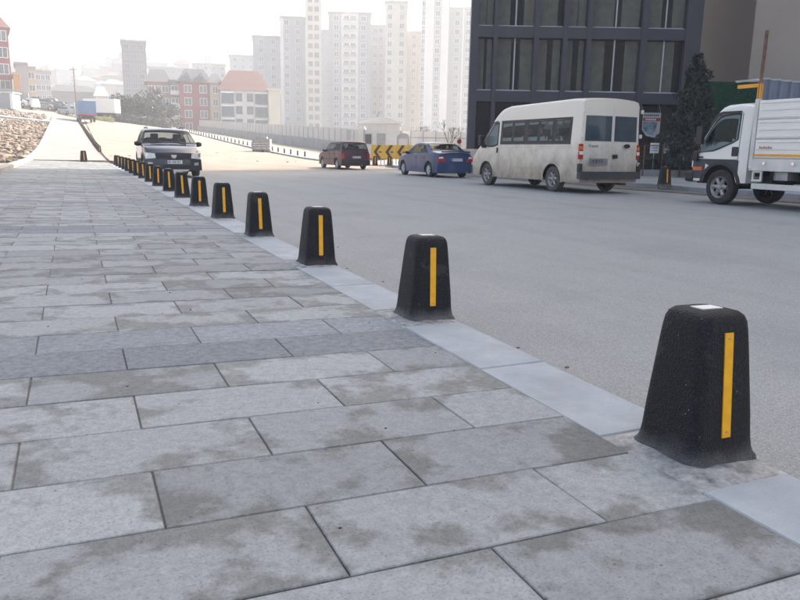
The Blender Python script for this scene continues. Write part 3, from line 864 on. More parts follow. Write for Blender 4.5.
def crossover(loc, rz):
    t = thing('crossover_car', 'dark navy crossover car with roof rails driving towards the bollard row', 'car', loc, rz)
    L, W = 4.2, 1.84
    top = [(-2.1,.95),(-2.06,1.10),(-1.95,1.30),(-1.72,1.50),(-1.35,1.575),(-.5,1.60),(.15,1.575),(.35,1.53),(1.02,1.09),(1.10,1.045),(1.6,.99),(1.95,.90),(2.08,.80),(2.1,.74)]
    sk = Skin(L, W, top, 1.02, .24, (1.32, -1.30), .335, tumble=.38, plan=.12, bow=.20, rake_f=.07, r=.06, archr=.40)
    win = [('top', (.40, .99, .975)), ('top', (-2.02, -1.74, .975)),
           ('side', [(-1.3,1.06),(.85,1.06),(.3,1.45),(-1.2,1.48)])]
    sk.body(win).build('body', PAINT['navy'], t, smooth=40)
    sk.top_patch(.36, 1.03, .985, .010).build('windscreen', [MT['glass'], MT['black']], t, smooth=40)
    sk.top_patch(-2.04, -1.70, .88, .010).build('rear_window', [MT['glass'], MT['black']], t, smooth=40)
    for a in ([(-1.38,1.04,1.44),(-.32,1.04,1.49)], [(-.27,1.04,1.49),(.28,1.04,1.455),(.86,1.04,1.10)]):
        sk.side_patch(a, .008, border=.035).build('side_window', [MT['glass'], MT['black']], t, smooth=40)
    MB().box(-.72, .72, -2.0, 1.9, .20, .62).build('floor_pan', MT['under'], t)
    seats(t, (-.38, .38), (.05,), .62); seats(t, (-.45, 0, .45), (-.95,), .62, .5)
    d = MB().cbox((0, .85, .92), (1.4, .35, .22)).build('dashboard', MT['black'], t, bevel=.05)
    w = MB().lathe_x([(-.012,.17),(0,.185),(.012,.17),(0,.158),(-.012,.17)], 16).build('steering_wheel', MT['black'], d, loc=(-.38, .58, .98), rz=R_(90))
    sk.end_patch([(-.92,.24),(.92,.24),(.90,.60),(-.90,.60)], True, .03, 10, 3).build('front_bumper', PAINT['navy'], t, smooth=50)
    g = sk.end_patch([(-.56,.60),(.56,.60),(.58,.765),(-.58,.765)], True, .035, 10, 3).build('grille', MT['black'], t)
    for zz in (.635, .68, .725):
        sk.end_patch([(-.55,zz-.007),(.55,zz-.007),(.55,zz+.007),(-.55,zz+.007)], True, .05, 10, 1).build('grille_bar', MT['seat'], g)
    m = MB(); yb = sk.my(0, L/2, .7)+.06
    m.prism([(-.10,.735),(.10,.735),(.05,.63),(-.05,.63)], 'y', yb, yb+.02); m.build('emblem', MT['chrome'], g)
    sk.end_patch([(-.52,.28),(.52,.28),(.58,.42),(-.58,.42)], True, .045, 8, 2).build('lower_grille', MT['black'], t)
    sk.end_patch([(-.42,.215),(.42,.215),(.50,.275),(-.50,.275)], True, .05, 8, 2).build('skid_plate', MT['offwhite'], t)
    for sd in (-1, 1):
        c = [(sd*.56,.63),(sd*.87,.60),(sd*.90,.80),(sd*.58,.775)]
        h = sk.end_patch(c, True, .038, 5, 3).build('headlight', MT['lamp'], t, smooth=50)
        sk.end_patch([(sd*.80,.66),(sd*.87,.67),(sd*.87,.78),(sd*.80,.77)], True, .044, 3, 2).build('indicator', MT['chrome'], h)
        sk.end_patch([(sd*.66,.40),(sd*.80,.41),(sd*.80,.50),(sd*.66,.49)], True, .05, 3, 2).build('fog_lamp', MT['hub'], t)
    plate_on(t, (0, sk.my(0, L/2, .5)+.06, .51), .52, .115, back=False, text_seed=3)
    for yw in (1.32, -1.30): flare(t, sk, yw, MT['black'], .06)
    for yw in (1.32, -1.30):
        for sd in (-1, 1): wheel(t, sd*(W/2-.13), yw, .335, .21, MT['dustytyre'], MT['hub'], 'alloy')
    roofrail(t, sk, -1.5, .12, MT['black'], .60, .07)
    mirror_pair(t, 1.0, .78, 1.08, MT['black'], (.22,.12,.16))
    wpr = MB()
    for sx in (-.1, .5): wpr.tube((sx-.45, 1.06, 1.10), (sx+.1, .98, 1.16), .012, n=5)
    wpr.build('wiper', MT['black'], t)
    return t
crossover((1.18, 28.45, -0.08), math.pi).scale = (1.04, 1.04, 1.06)

# --- maroon estate car, seen from behind
def wagon(loc, rz):
    t = thing('estate_car', 'maroon estate car parked at the sunlit road edge beside yellow chevron boards', 'car', loc, rz)
    L, W = 4.1, 1.64
    top = [(-2.05,.84),(-2.02,1.0),(-1.90,1.28),(-1.80,1.43),(-1.5,1.475),(-.2,1.47),(.2,1.42),(.85,.98),(1.5,.90),(1.98,.78),(2.05,.70)]
    sk = Skin(L, W, top, .92, .22, (1.25, -1.22), .29, tumble=.26, plan=.06, bow=.08, rake_r=.08, r=.07, archr=.345)
    win = [('top', (.25, .80, .975)), ('top', (-2.01, -1.82, .975)), ('side', [(-1.8,.96),(.70,.96),(.15,1.36),(-1.72,1.38)])]
    sk.body(win).build('body', PAINT['maroon'], t, smooth=40)
    sk.top_patch(.22, .84, .92, .010).build('windscreen', [MT['glass'], MT['black']], t, smooth=40)
    sk.top_patch(-2.03, -1.80, .90, .012).build('rear_window', [MT['glass'], MT['black']], t, smooth=40)
    for a in ([(-1.76,.95,1.37),(-.98,.95,1.39)], [(-.92,.95,1.39),(-.14,.95,1.39)], [(-.08,.95,1.39),(.14,.95,1.36),(.70,.95,.98)]):
        sk.side_patch(a, .008, border=.03).build('side_window', [MT['glass'], MT['black']], t, smooth=40)
    MB().box(-.6, .6, -1.95, 1.9, .2, .58).build('floor_pan', MT['under'], t)
    seats(t, (-.36, .36), (-.05,), .55); seats(t, (-.4, .4), (-.95,), .55, .5)
    sk.end_patch([(-.80,.24),(.80,.24),(.80,.50),(-.80,.50)], False, .06, 10, 3).build('rear_bumper', MT['black'], t, smooth=50)
    tg = sk.end_patch([(-.60,.54),(.60,.54),(.60,.86),(-.60,.86)], False, .014, 8, 3).build('tailgate', PAINT['maroon'], t, smooth=50)
    MB().box(-.2,.2,-2.09,-2.05,.72,.75).build('handle', MT['black'], tg)
    for sd in (-1, 1): sk.end_patch([(sd*.64,.56),(sd*.80,.56),(sd*.80,.84),(sd*.64,.84)], False, .016, 3, 2).build('tail_light', MT['red'], t)
    plate_on(t, (0, -2.085, .655), .50, .11, text_seed=5)
    for yw in (1.25, -1.22):
        for sd in (-1, 1): wheel(t, sd*(W/2-.11), yw, .29, .18, MT['dustytyre'], MT['hub'], 'steel')
    for y0, y1 in ((-.95, -.12), (-.10, .80)):
        d = sk.side_patch([(y0,.30,.90),(y1,.30,.90)], .006).build('door', PAINT['maroon'], t, smooth=40)
        MB().box(-W/2-.02, -W/2+.03, y0+.04, y0+.16, .80, .83).build('handle', MT['black'], d)
    sk.side_patch([(-.86,.50,.56),(.9,.50,.56)], .016).build('side_moulding', MT['black'], t)
    mirror_pair(t, .90, .62, .98, MT['black'], (.18,.10,.12))
    mb = MB().tube((.3, -1.93, .26), (.3, -2.12, .26), .025, n=8); mb.build('exhaust', MT['steel'], t)
    return t
wagon((11.62, 38.6, -0.08), 0)

# --- dark blue saloon, seen from behind
def saloon(loc, rz):
    t = thing('saloon_car', 'dark blue saloon car with red tail lights parked beside the white minibus', 'car', loc, rz)
    L, W = 4.25, 1.70
    top = [(-2.125,.86),(-2.09,.97),(-1.6,1.02),(-1.42,1.05),(-.90,1.30),(-.6,1.385),(-.1,1.405),(.3,1.36),(1.02,.96),(1.5,.88),(2.0,.74),(2.125,.62)]
    sk = Skin(L, W, top, .93, .19, (1.30, -1.24), .30, tumble=.36, plan=.12, bow=.14, rake_r=.03, r=.085, archr=.355)
    win = [('top', (.34, .96, .975)), ('top', (-1.36, -.74, .975)), ('side', [(-1.15,.98),(.80,.98),(.22,1.30),(-.7,1.32)])]
    sk.body(win).build('body', PAINT['blue'], t, smooth=40)
    sk.top_patch(.30, 1.0, .90, .010).build('windscreen', [MT['glass'], MT['black']], t, smooth=40)
    sk.top_patch(-1.42, -.68, .90, .010).build('rear_window', [MT['glass'], MT['black']], t, smooth=40)
    for a in ([(-1.20,.965,1.02),(-.80,.965,1.28),(-.22,.965,1.335)], [(-.16,.965,1.335),(.22,.965,1.30),(.82,.965,1.0)]):
        sk.side_patch(a, .008, border=.03).build('side_window', [MT['glass'], MT['black']], t, smooth=40)
    MB().box(-.62, .62, -1.95, 1.9, .18, .56).build('floor_pan', MT['under'], t)
    seats(t, (-.36, .36), (.0,), .52); seats(t, (-.4, .4), (-.85,), .52, .46)
    sk.end_patch([(-.84,.22),(.84,.22),(.83,.54),(-.83,.54)], False, .05, 10, 3).build('rear_bumper', PAINT['blue'], t, smooth=50)
    bl = sk.end_patch([(-.46,.60),(.46,.60),(.56,.93),(-.56,.93)], False, .014, 8, 3).build('boot_lid', PAINT['blue'], t, smooth=50)
    sp = MB(); sp.grid([[(x, -2.06-.05*(1-abs(x)/.66), z+.02*(1-abs(x)/.66)) for x in np.linspace(-.66, .66, 9)] for z in (1.0, 1.055)])
    sp.grid([[(x, -2.06-.05*(1-abs(x)/.66)+d, 1.055+.02*(1-abs(x)/.66)) for x in np.linspace(-.66, .66, 9)] for d in (0, .16)]); sp.build('spoiler', PAINT['blue'], t)
    for sd in (-1, 1):
        h = sk.end_patch([(sd*.48,.62),(sd*.82,.64),(sd*.80,.82),(sd*.56,.86)], False, .02, 4, 3).build('tail_light', MT['red'], t, smooth=50)
        sk.end_patch([(sd*.56,.77),(sd*.76,.76),(sd*.74,.82),(sd*.60,.84)], False, .026, 3, 2).build('reversing_lens', MT['lamp'], h)
    plate_on(t, (0, -2.155, .72), .50, .11, text_seed=9)
    for yw in (1.30, -1.24):
        for sd in (-1, 1): wheel(t, sd*(W/2-.12), yw, .30, .19, MT['tyre'], MT['hub'], 'alloy')
    for y0, y1 in ((-.88, -.14), (-.12, .92)):
        d = sk.side_patch([(y0,.30,.92),(y1,.30,.92)], .006).build('door', PAINT['blue'], t, smooth=40)
        MB().box(-W/2-.02, -W/2+.03, y0+.05, y0+.18, .78, .81).build('handle', MT['black'], d)
    mirror_pair(t, .92, .72, .98, MT['black'], (.18,.10,.12))
    mb = MB().tube((.45, -1.95, .22), (.45, -2.2, .22), .028, n=8); mb.build('exhaust', MT['steel'], t)
    return t
saloon((12.15, 28.5, -0.08), 0)

# --- white high-roof minibus, seen from behind
def minibus(loc, rz):
    t = thing('minibus', 'dirty white high-roof minibus with dark side windows parked at the far road side', 'minibus', loc, rz)
    L, W = 5.98, 2.06
    top = [(-2.99,2.43),(-2.93,2.49),(-2.5,2.51),(.7,2.45),(1.15,2.37),(1.50,2.14),(1.98,1.66),(2.22,1.38),(2.45,1.22),(2.85,1.02),(2.99,.86)]
    sk = Skin(L, W, top, 1.22, .30, (1.90, -1.72), .36, tumble=.055, plan=.045, pw=9, bow=.10, rake_r=.03, rake_f=.04, r=.085, camber=.04, archr=.43, sm=.12, waist=.05)
    win = [('top', (1.40, 2.16, .975)), ('side', [(-2.45,1.36),(1.05,1.34),(1.05,1.98),(-2.45,1.98)])]
    sk.body(win).build('body', PAINT['van'], t, smooth=40)
    sk.top_patch(1.36, 2.18, .92, .012).build('windscreen', [MT['dglass'], MT['black']], t, smooth=40)
    for q in ([(-2.50,1.31,1.37),(1.10,1.30,1.37)], [(-2.50,1.97,2.03),(1.10,1.96,2.02)], [(-1.78,1.37,1.97),(-1.66,1.37,1.97)], [(-1.02,1.37,1.97),(-.96,1.37,1.97)], [(-.42,1.37,1.97),(-.24,1.37,1.97)], [(.36,1.37,1.97),(.42,1.37,1.97)], [(-2.50,1.37,1.97),(-2.44,1.37,1.97)], [(1.02,1.37,1.96),(1.10,1.37,1.96)]):
        sk.side_patch(q, .006, 6, 4).build('window_trim', MT['black'], t, smooth=40)
    for a, b in ((-2.44, -1.78), (-1.66, -1.02), (-.96, -.42), (-.24, .36), (.42, 1.02)):
        sk.side_patch([(a,1.37,1.97),(b,1.37,1.96)], .010, 4, 4, border=.035).build('side_window', [MT['dglass'], MT['black']], t, smooth=40)
    sk.side_patch([(1.22,1.28,1.98),(1.50,1.22,1.95),(2.08,1.22,1.38)], .008, 6, 4, border=.05).build('cab_window', [MT['dglass'], MT['black']], t, smooth=40)
    MB().box(-.8, .8, -2.85, 2.3, .30, .70).build('floor_pan', MT['under'], t)
    seats(t, (-.6, 0, .6), (-2.2, -1.4, -.6, .2), .85, .72, simple('pale_seat_cover', (.42,.45,.48), .9, .15, 6)); seats(t, (-.55, .55), (1.15,), .85, .7)
    # rear doors
    for sd in (-1, 1):
        a, b = (.012, .93) if sd > 0 else (-.93, -.012)
        d = sk.end_patch([(a,.56),(b,.56),(b,2.36),(a,2.36)], False, .012, 6, 8).build('rear_door', PAINT['van'], t, smooth=50)
        a2, b2 = (.05, .86) if sd > 0 else (-.86, -.05)
        sk.end_patch([(a2,1.40),(b2,1.40),(b2*.985,2.06),(a2,2.06)] if sd > 0 else [(a2,1.40),(b2,1.40),(b2,2.06),(a2*.985,2.06)], False, .022, 5, 4).build('rear_window', simple('rear_glass_'+('a' if sd > 0 else 'b'), (.05,.075,.095), .08, .25, 2), d, smooth=50)
        for zz in (.80, 1.55, 2.2): MB().cbox((sd*.965, -2.95, zz), (.05,.06,.10)).build('hinge', PAINT['van'], d)
        tl = sk.end_patch([(sd*.90,.92),(sd*1.02,.92),(sd*1.01,1.32),(sd*.91,1.32)], False, .03, 2, 4).build('tail_light', MT['red'], t)
        sk.end_patch([(sd*.905,1.04),(sd*1.015,1.04),(sd*1.015,1.13),(sd*.905,1.13)], False, .036, 2, 1).build('reversing_lens', MT['lamp'], tl)
        sk.end_patch([(sd*.905,1.17),(sd*1.012,1.17),(sd*1.012,1.26),(sd*.908,1.26)], False, .036, 2, 1).build('indicator', MT['amber'], tl)
    sk.end_patch([(-1.03,.40),(1.03,.40),(1.02,.60),(-1.02,.60)], False, .11, 10, 3).build('rear_bumper', simple('grey_bumper', (.06,.06,.062), .6, .2, 5), t, smooth=50)
    for sd in (-1, 1): MB().cbox((sd*.99, -2.92, .70), (.09,.16,.22)).build('bumper_corner', MT['black'], t, bevel=.03)
    pl_ = plate_on(t, (-.46, -3.018, .86), .60, .17, text_seed=12, blue=False); pl_.data.materials[0] = simple('dirty_plate', (.26,.25,.25), .7, .3, 12)
    text_part('badge', 'Transit', .11, MT['black'], t, (-.66, -3.018, 1.27), (R_(90), 0, 0))
    MB().cbox((.08, -3.02, 1.0), (.16,.05,.10)).build('door_handle', MT['black'], t, bevel=.01)
    mb = MB(); mb.lathe_x([(-.01,.07),(.01,.07),(.012,.001)], 14); e = mb.build('emblem', MT['black'], t, loc=(.46, -3.025, 1.28)); e.rotation_euler = (0, 0, R_(-90)); e.scale = (1, 1.5, .8)
    for yw in (1.90, -1.72): flare(t, sk, yw, PAINT['van'], .05)
    for yw in (1.90, -1.72):
        for sd in (-1, 1): wheel(t, sd*(W/2-.14), yw, .36, .22, MT['dustytyre'], MT['rim'], 'steel')
    MB().box(-W/2+.02, -W/2+.12, -1.2, 1.4, .30, .40).build('side_step', MT['steel'], t)
    d = sk.side_patch([(1.15,.42,1.22),(2.10,.55,1.20)], .007, 6, 4).build('cab_door', PAINT['van'], t, smooth=40)
    MB().box(-W/2-.03, -W/2+.02, 1.22, 1.26, 1.04, 1.20).build('handle', MT['black'], d)
    d = sk.side_patch([(-.16,.42,1.26),(1.12,.42,1.26)], .007, 6, 4, sides=(1,)).build('sliding_door', PAINT['van'], t, smooth=40)
    sk.side_patch([(-1.2,.62,.635),(1.1,.62,.635)], .012, 8, 1).build('body_crease', PAINT['van'], t)
    sk.side_patch([(-2.5,1.24,1.252),(1.1,1.24,1.252)], .010, 12, 1).build('body_crease', PAINT['van'], t)
    for sd in (-1, 1):
        mb = MB(); mb.cbox((sd*1.20, 1.98, 1.42), (.16,.16,.34)); mb.cbox((sd*1.06, 2.0, 1.24), (.20,.12,.10)); mb.build('wing_mirror', MT['black'], t, bevel=.03)
    sk.side_patch([(1.26,1.98,2.02),(1.52,1.94,1.99),(2.05,1.38,1.43)], .045, 6, 1).build('rain_visor', MT['black'], t)
    for sd in (-1, 1): sk.end_patch([(sd*.55,.72),(sd*.95,.70),(sd*.93,.95),(sd*.60,.92)], True, .02, 4, 3).build('headlight', MT['lamp'], t)
    sk.end_patch([(-1.0,.36),(1.0,.36),(1.0,.62),(-1.0,.62)], True, .05, 8, 2).build('front_bumper', MT['black'], t)
    MB().tube((.5, -2.6, .26), (.5, -3.05, .26), .03, n=8).build('exhaust', MT['rust'], t)
    return t
minibus((11.36, 19.02, -0.08), 0)

# --- small white dropside lorry
def lorry(loc, rz):
    t = thing('dropside_lorry', 'white dropside lorry with orange side stripe parked at the right', 'lorry', loc, rz)
    # origin under the front axle; cab front at +1.0
    Lc, W = 1.62, 1.72
    top = [(-.81,2.10),(-.74,2.15),(-.45,2.19),(-.02,2.17),(.14,2.08),(.47,1.58),(.70,1.15),(.785,.98),(.81,.90)]
    sk = Skin(Lc, W, top, 1.22, .50, (-.085,), .39, tumble=.05, plan=.05, pw=6, bow=.06, r=.10, camber=.04, archr=.50, sm=.06, waist=.02)
    cab = bpy.data.objects.new('cab', None); COL.objects.link(cab); cab.parent = t; cab.location = (0, .135, 0)
    win = [('top', (.06, .64, .975)), ('side', [(-.46,1.34),(.52,1.20),(.16,1.88),(-.46,1.95)])]
    sk.body(win).build('shell', PAINT['truck'], cab, smooth=40)
    sk.top_patch(.02, .68, .96, .010).build('windscreen', [MT['dglass'], MT['black']], cab, smooth=40)
    sk.side_patch([(-.52,1.42,1.97),(-.40,1.36,1.99),(.02,1.21,1.96),(.13,1.17,1.89),(.62,1.13,1.20)], .008, 10, 6, border=.04).build('side_window', [MT['dglass'], MT['black']], cab, smooth=40)
    sk.side_patch([(-.54,1.98,2.03),(-.02,1.97,2.03),(.12,1.90,2.0),(.50,1.38,1.48)], .05, 10, 1).build('rain_visor', MT['black'], cab)
    sk.side_patch([(-.56,.98,1.00),(.68,.98,1.00)], .006, 6, 1).build('door_seam', MT['black'], cab)
    sk.side_patch([(-.572,1.0,1.98),(-.560,1.0,1.98)], .006, 1, 6).build('door_seam', MT['black'], cab)
    for sd in (-1, 1): MB().cbox((sd*(W/2+.005), -.44, 1.17), (.03,.16,.20)).build('door_handle', MT['black'], cab, bevel=.02)
    sk.side_patch([(.36,.56,.98),(.80,.56,.98)], .010, 5, 4).build('lower_cladding', simple('dark_cladding', (.035,.042,.06), .5, .2, 6), cab)
    sk.side_patch([(-.60,.56,.98),(.36,.90,.98)], .010, 8, 2).build('lower_cladding', simple('dark_cladding_b', (.03,.034,.045), .5, .2, 6), cab)
    sk.side_patch([(.44,.74,.82),(.79,.74,.82)], .02, 4, 1).build('side_marker', simple('orange_marker', (.62,.12,.02), .3, .1, 5), cab)
    flare(cab, sk, -.085, MT['black'], .07)
    MB().cbox((0, .82, .60), (1.74, .26, .26)).build('front_bumper', MT['black'], cab, bevel=.06)
    for sd in (-1, 1):
        MB().cbox((sd*.62, .80, .90), (.34,.06,.20)).build('headlight', MT['lamp'], cab, bevel=.02)
        mb = MB(); mb.cbox((sd*1.0, .44, 1.52), (.10,.17,.40)); mb.tube((sd*.86, .38, 1.82), (sd*1.0, .44, 1.68), .014, n=5); mb.tube((sd*.86, .54, 1.2), (sd*1.0, .44, 1.34), .014, n=5)
        mb.build('wing_mirror', MT['black'], cab, bevel=.02)
        mb = MB(); mb.cbox((sd*.90, .62, 1.06), (.08,.13,.24)); mb.build('side_mirror', MT['black'], cab, bevel=.03)
    seats(cab, (-.5, .4), (-.50,), 1.05, .65)
    MB().box(-.7, .7, -.75, .7, .45, .95).build('floor_pan', MT['under'], cab)
    MB().cbox((-W/2-.006, .54, 1.035), (.012, .22, .035)).build('badge', MT['black'], cab)
    # chassis
    ch = MB()
    for sd in (-1, 1): ch.box(sd*.35-.05, sd*.35+.05, -4.9, .3, .52, .70)
    for y in (-.9, -2.0, -3.2, -4.6): ch.box(-.85, .85, y-.05, y+.05, .66, .80)
    ch.build('chassis', MT['under'], t)
    MB().chbox(.45, .85, -2.3, -1.3, .40, .72, .05).build('fuel_tank', MT['black'], t); MB().chbox(-.83, -.50, -1.65, -1.25, .60, .80, .03).build('tool_box', MT['steel'], t)
    # load bed
    bed_ = bpy.data.objects.new('load_bed', None); COL.objects.link(bed_); bed_.parent = t
    bw = .93; by0, by1, zb = -4.95, -.80, .92
    MB().box(-bw, bw, by0, by1, zb-.05, zb+.05).build('bed_floor', MT['steel'], bed_)
    for sd in (-1, 1):
        MB().box(sd*bw-.03, sd*bw+.03, by0, by1, zb-.14, zb+.11).build('side_rail', MT['offwhite'], bed_, bevel=.01)
        g0, g1 = by0+.06, by1-.09
        mid = (g0+g1)/2
        for a, b in ((g0, mid-.05), (mid+.05, g1)):
            for k in range(3):
                z0 = zb+.13+k*.395; z1 = z0+.37
                d = MB(); x = sd*bw
                d.box(x-.02, x+.02, a, b, z0, z1)
                p = d.build('side_panel', PAINT['truck'], bed_)
                for zz in (z0+.04, z0+.185, z0+.33):
                    pr = MB(); pr.prism([(x, zz-.035), (x+sd*.042, zz-.018), (x+sd*.042, zz+.018), (x, zz+.035)], 'y', a+.06, b-.06); pr.build('rib', PAINT['truck'], p)
            MB().box(sd*bw+sd*.044-.002, sd*bw+sd*.044+.004, a+.05, b-.02, zb+.16, zb+.205).build('orange_stripe', MT['orange'], bed_)
            for q in (.12, .5, .85):
                y = a+(b-a)*q
                MB().tube((sd*(bw+.03), y, zb+.02), (sd*(bw+.07), y, zb+.02), .035, n=10).build('latch', MT['chrome'], bed_)
        for y in (by1-.03, mid, by0+.03): MB().box(sd*bw-.04, sd*bw+.05, y-.045, y+.045, zb-.10, zb+1.33).build('stake_post', MT['offwhite'], bed_, bevel=.01)
        # side under-run rail with brackets
        MB().box(sd*.86-.03, sd*.86+.03, -4.4, -.84, .40, .52).build('underrun_rail', MT['offwhite'], bed_, bevel=.01)
        for y in (-1.3, -2.7, -4.2): MB().box(sd*.86-.02, sd*.86+.02, y-.03, y+.03, .5, .86).build('bracket', MT['under'], bed_)
        fr = MB()
        for (a, b, c, d) in ((-1.10,-.86,.74,.78), (-1.10,-.86,.56,.60), (-1.10,-1.06,.601,.739), (-.90,-.86,.601,.739)): fr.box(sd*.90-.02, sd*.90+.02, a, b, c, d)
        fr.build('marker_frame', MT['offwhite'], bed_)
        lt = MB()
        for k in range(9): lt.box(sd*(bw+.046)-.003, sd*(bw+.046)+.003, by1-.24-k*.035, by1-.24-k*.035+.022, zb+.315, zb+.35 if k % 3 else zb+.365)
        lt.build('side_lettering', simple('faded_red_print', (.45,.16,.14), .6, .2, 8), bed_)
    MB().box(-bw, bw, by1-.02, by1+.02, zb+.1, zb+1.31).build('headboard', MT['offwhite'], bed_)
    MB().box(-bw, bw, by0-.02, by0+.02, zb+.1, zb+1.29).build('tailboard', PAINT['truck'], bed_)
    rk = MB()
    rk.box(-.93, -.85, by1-.04, by1+.03, 2.26, 2.56); rk.box(-.93, -.85, by1+.033, by1+.55, 2.49, 2.56)
    rk.build('ladder_rack', MT['orange'], bed_); MB().box(-.92, -.86, by1+.0, by1+.62, 2.62, 2.66).build('rack_bar', MT['steel'], bed_)
    pole = MB(); pole.tube((-.90, by1+.01, 1.0), (-.90, by1-.02, 3.6), .035, n=8); pole.build('pole', MT['rust'], bed_)
    for sd in (-1, 1):
        wheel(t, sd*(W/2-.12), .05, .39, .22, MT['tyre'], MT['rim'], 'steel')
        wheel(t, sd*(W/2-.10), -2.9, .39, .30, MT['tyre'], MT['rim'], 'steel')
    MB().tube((-.7, .05, .39), (.7, .05, .39), .05, n=8).build('axle', MT['under'], t); MB().tube((-.7, -2.9, .39), (.7, -2.9, .39), .09, n=8).build('axle', MT['under'], t)
    return t
lorry((12.09, 12.16, -0.08), 0)

# ------------------------------------------------------------------ right-hand side: footway, planter, shops
def local_frame(px, depth, z=0.0): X, Y = plan(px, depth); return (X, Y, z)
fw = MB()
fp_poly = [(15.2,-12),(15.2,34),(16.2,43),(24,50),(60,34),(60,-12)]
fw.prism(fp_poly, 'z', -0.3, 0.06)
tag(fw.build('footway', MT['greyconc']), kind='structure')
fk = tag(MB().box(15.16, 15.18, 0, 34, -.2, -.05).build('far_kerb', MT['mortar']), kind='structure')
fks = MB().chbox(-.13,.13,-.485,.485,-.2,.085,.02).mesh('kerb_stone', MT['kerb'])
for k in range(24): link('kerb_stone', fks, fk, (15.06+rng.normal(0,.01), 10.5+k, rng.normal(0,.008)))
for k in range(9):
    p = Vector((15.2+.111*(k+.5), 34.5+k, 0)); o = link('kerb_stone', fks, fk, (p.x-.14, p.y, 0)); o.rotation_euler = (0,0,R_(-6.3))
# dirty gutter of broken asphalt below that kerb
gm = MB(); gm.grid([[(x, y, -.072+.012*random.random()) for x in (13.7+.15*math.sin(y*1.3), 14.3, 14.93)] for y in np.arange(8, 44, .6)])
tag(gm.build('gutter', concrete('gutter_dirt', (.09,.08,.07), (.24,.21,.18), 1.6), smooth=True), kind='structure')
x, y, _ = gnd(664, 185.5, .06)
bollard('black rubber bollard between the white minibus and the lorry', (x, y, .06), R_(-10), None, True, 1.15)
for k, px in enumerate((381.5, 396)):
    x, y, _ = gnd(px, 167.6, -.05)
    bollard(('left' if k == 0 else 'right')+' one of two brown bollards in front of the chevron boards', (x, y+1.0, .05), R_(-20), 'bollards before the chevron boards', True, 1.12)

# chevron boards
X, Y = plan(371, 49.5)
YB = simple('board_yellow', (.78,.44,.01), .5, .08, 4)
for k in range(7):
    lx = .80*k; p = np.array([X, Y])+RH*lx
    t = thing('chevron_board', f'yellow board with black left-pointing chevron, {ORD[k]} from the maroon estate car', 'sign', (p[0], p[1], -.02), ROT_R, 'yellow chevron boards')
    MB().box(.01, .79, -.02, .02, .38, 1.32).build('panel', YB, t)
    c = MB(); c.prism([(.50,1.31),(.70,1.31),(.40,.85),(.70,.39),(.50,.39),(.18,.85)], 'y', -.026, -.022); c.build('chevron', MT['black'], t, fix=True)
    c = MB(); c.prism([(.52,.85),(.62,.93),(.62,.88),(.74,.88),(.74,.82),(.62,.82),(.62,.77)], 'y', -.026, -.022); c.build('small_arrow', MT['black'], t)
    for x in (.12, .68): MB().box(x-.03, x+.03, .021, .06, 0, 1.3).build('post', MT['steel'], t)
X2, Y2 = plan(384, 51.5)
m = MB(); m.grid([[(-3.2+6.4*i/12, -1.2+2.6*j/6, .02+.32*math.sin(math.pi*i/12)**.5*math.sin(math.pi*j/6)+random.uniform(-.02,.02)) for i in range(13)] for j in range(7)])
tag(m.build('sunlit_mound', MT['conc'], smooth=True, loc=(X2+RH[0]*2.2, Y2+RH[1]*2.2, .04), rz=ROT_R), 'low pale mound for the sun-bright footway behind the chevron boards', 'mound')  # mound added in place of footway whitened by the sun

# dark curtain-wall building whose front faces the camera
DX, DY = plan(466.5, 40.6); DZ = .06
cladding = simple('dark_cladding_panel', (.047,.046,.062), .45, .12, 1.2)
dgl = glass('shop_glass', (.85,.86,.84), .78, .04)
T = thing('office_building', 'dark grey framed office building with large panes behind the minibus', 'building', (DX, DY, DZ), ROT_R)
cols = [(0,.42),(1.24,1.46),(3.42,3.68),(4.98,5.24),(6.26,6.52),(9.18,9.52),(11.55,12.4)]
H = 31.0
for a, b in cols: MB().box(a, b, -.25, .35, 0, H).build('column', cladding, T)
floors = [3.62+3.35*k for k in range(9)]
for z in floors: MB().box(0.005, 12.395, -.18, .33, z, z+.58).build('beam', cladding, T)
MB().box(8.9, 12.2, 9.0, 9.3, 0, H).build('rear_wall', MT['greyconc'], T)
MB().prism([(.06,.36),(.40,.36),(9.0,9.29),(8.68,9.29)], 'z', 0, H).build('side_wall', cladding, T); MB().box(12.05, 12.35, .36, 9.0, 0, H).build('side_wall', cladding, T)  # left wall slanted along the sun to place the shadow edge
MB().prism([(0,-.25),(12.4,-.25),(12.4,9.3),(8.8,9.3)], 'z', H+.003, H+.4).build('roof', cladding, T)
for z in [0.25]+floors: MB().prism([(.50,.40),(12.04,.40),(12.04,8.98),(8.85,8.98)], 'z', z+.1, z+.3).build('floor_slab', MT['greyconc'], T)
curtain = simple('curtain_cloth', (.66,.63,.55), .9, .15, 3); backw = simple('room_wall', (.38,.34,.28), .9, .2, .8)
MB().box(3.1, 12.04, 3.0, 3.1, 0, H-.2).build('room_partition', backw, T)
framew = simple('window_frame_white', (.52,.52,.54), .5, .08, 5)
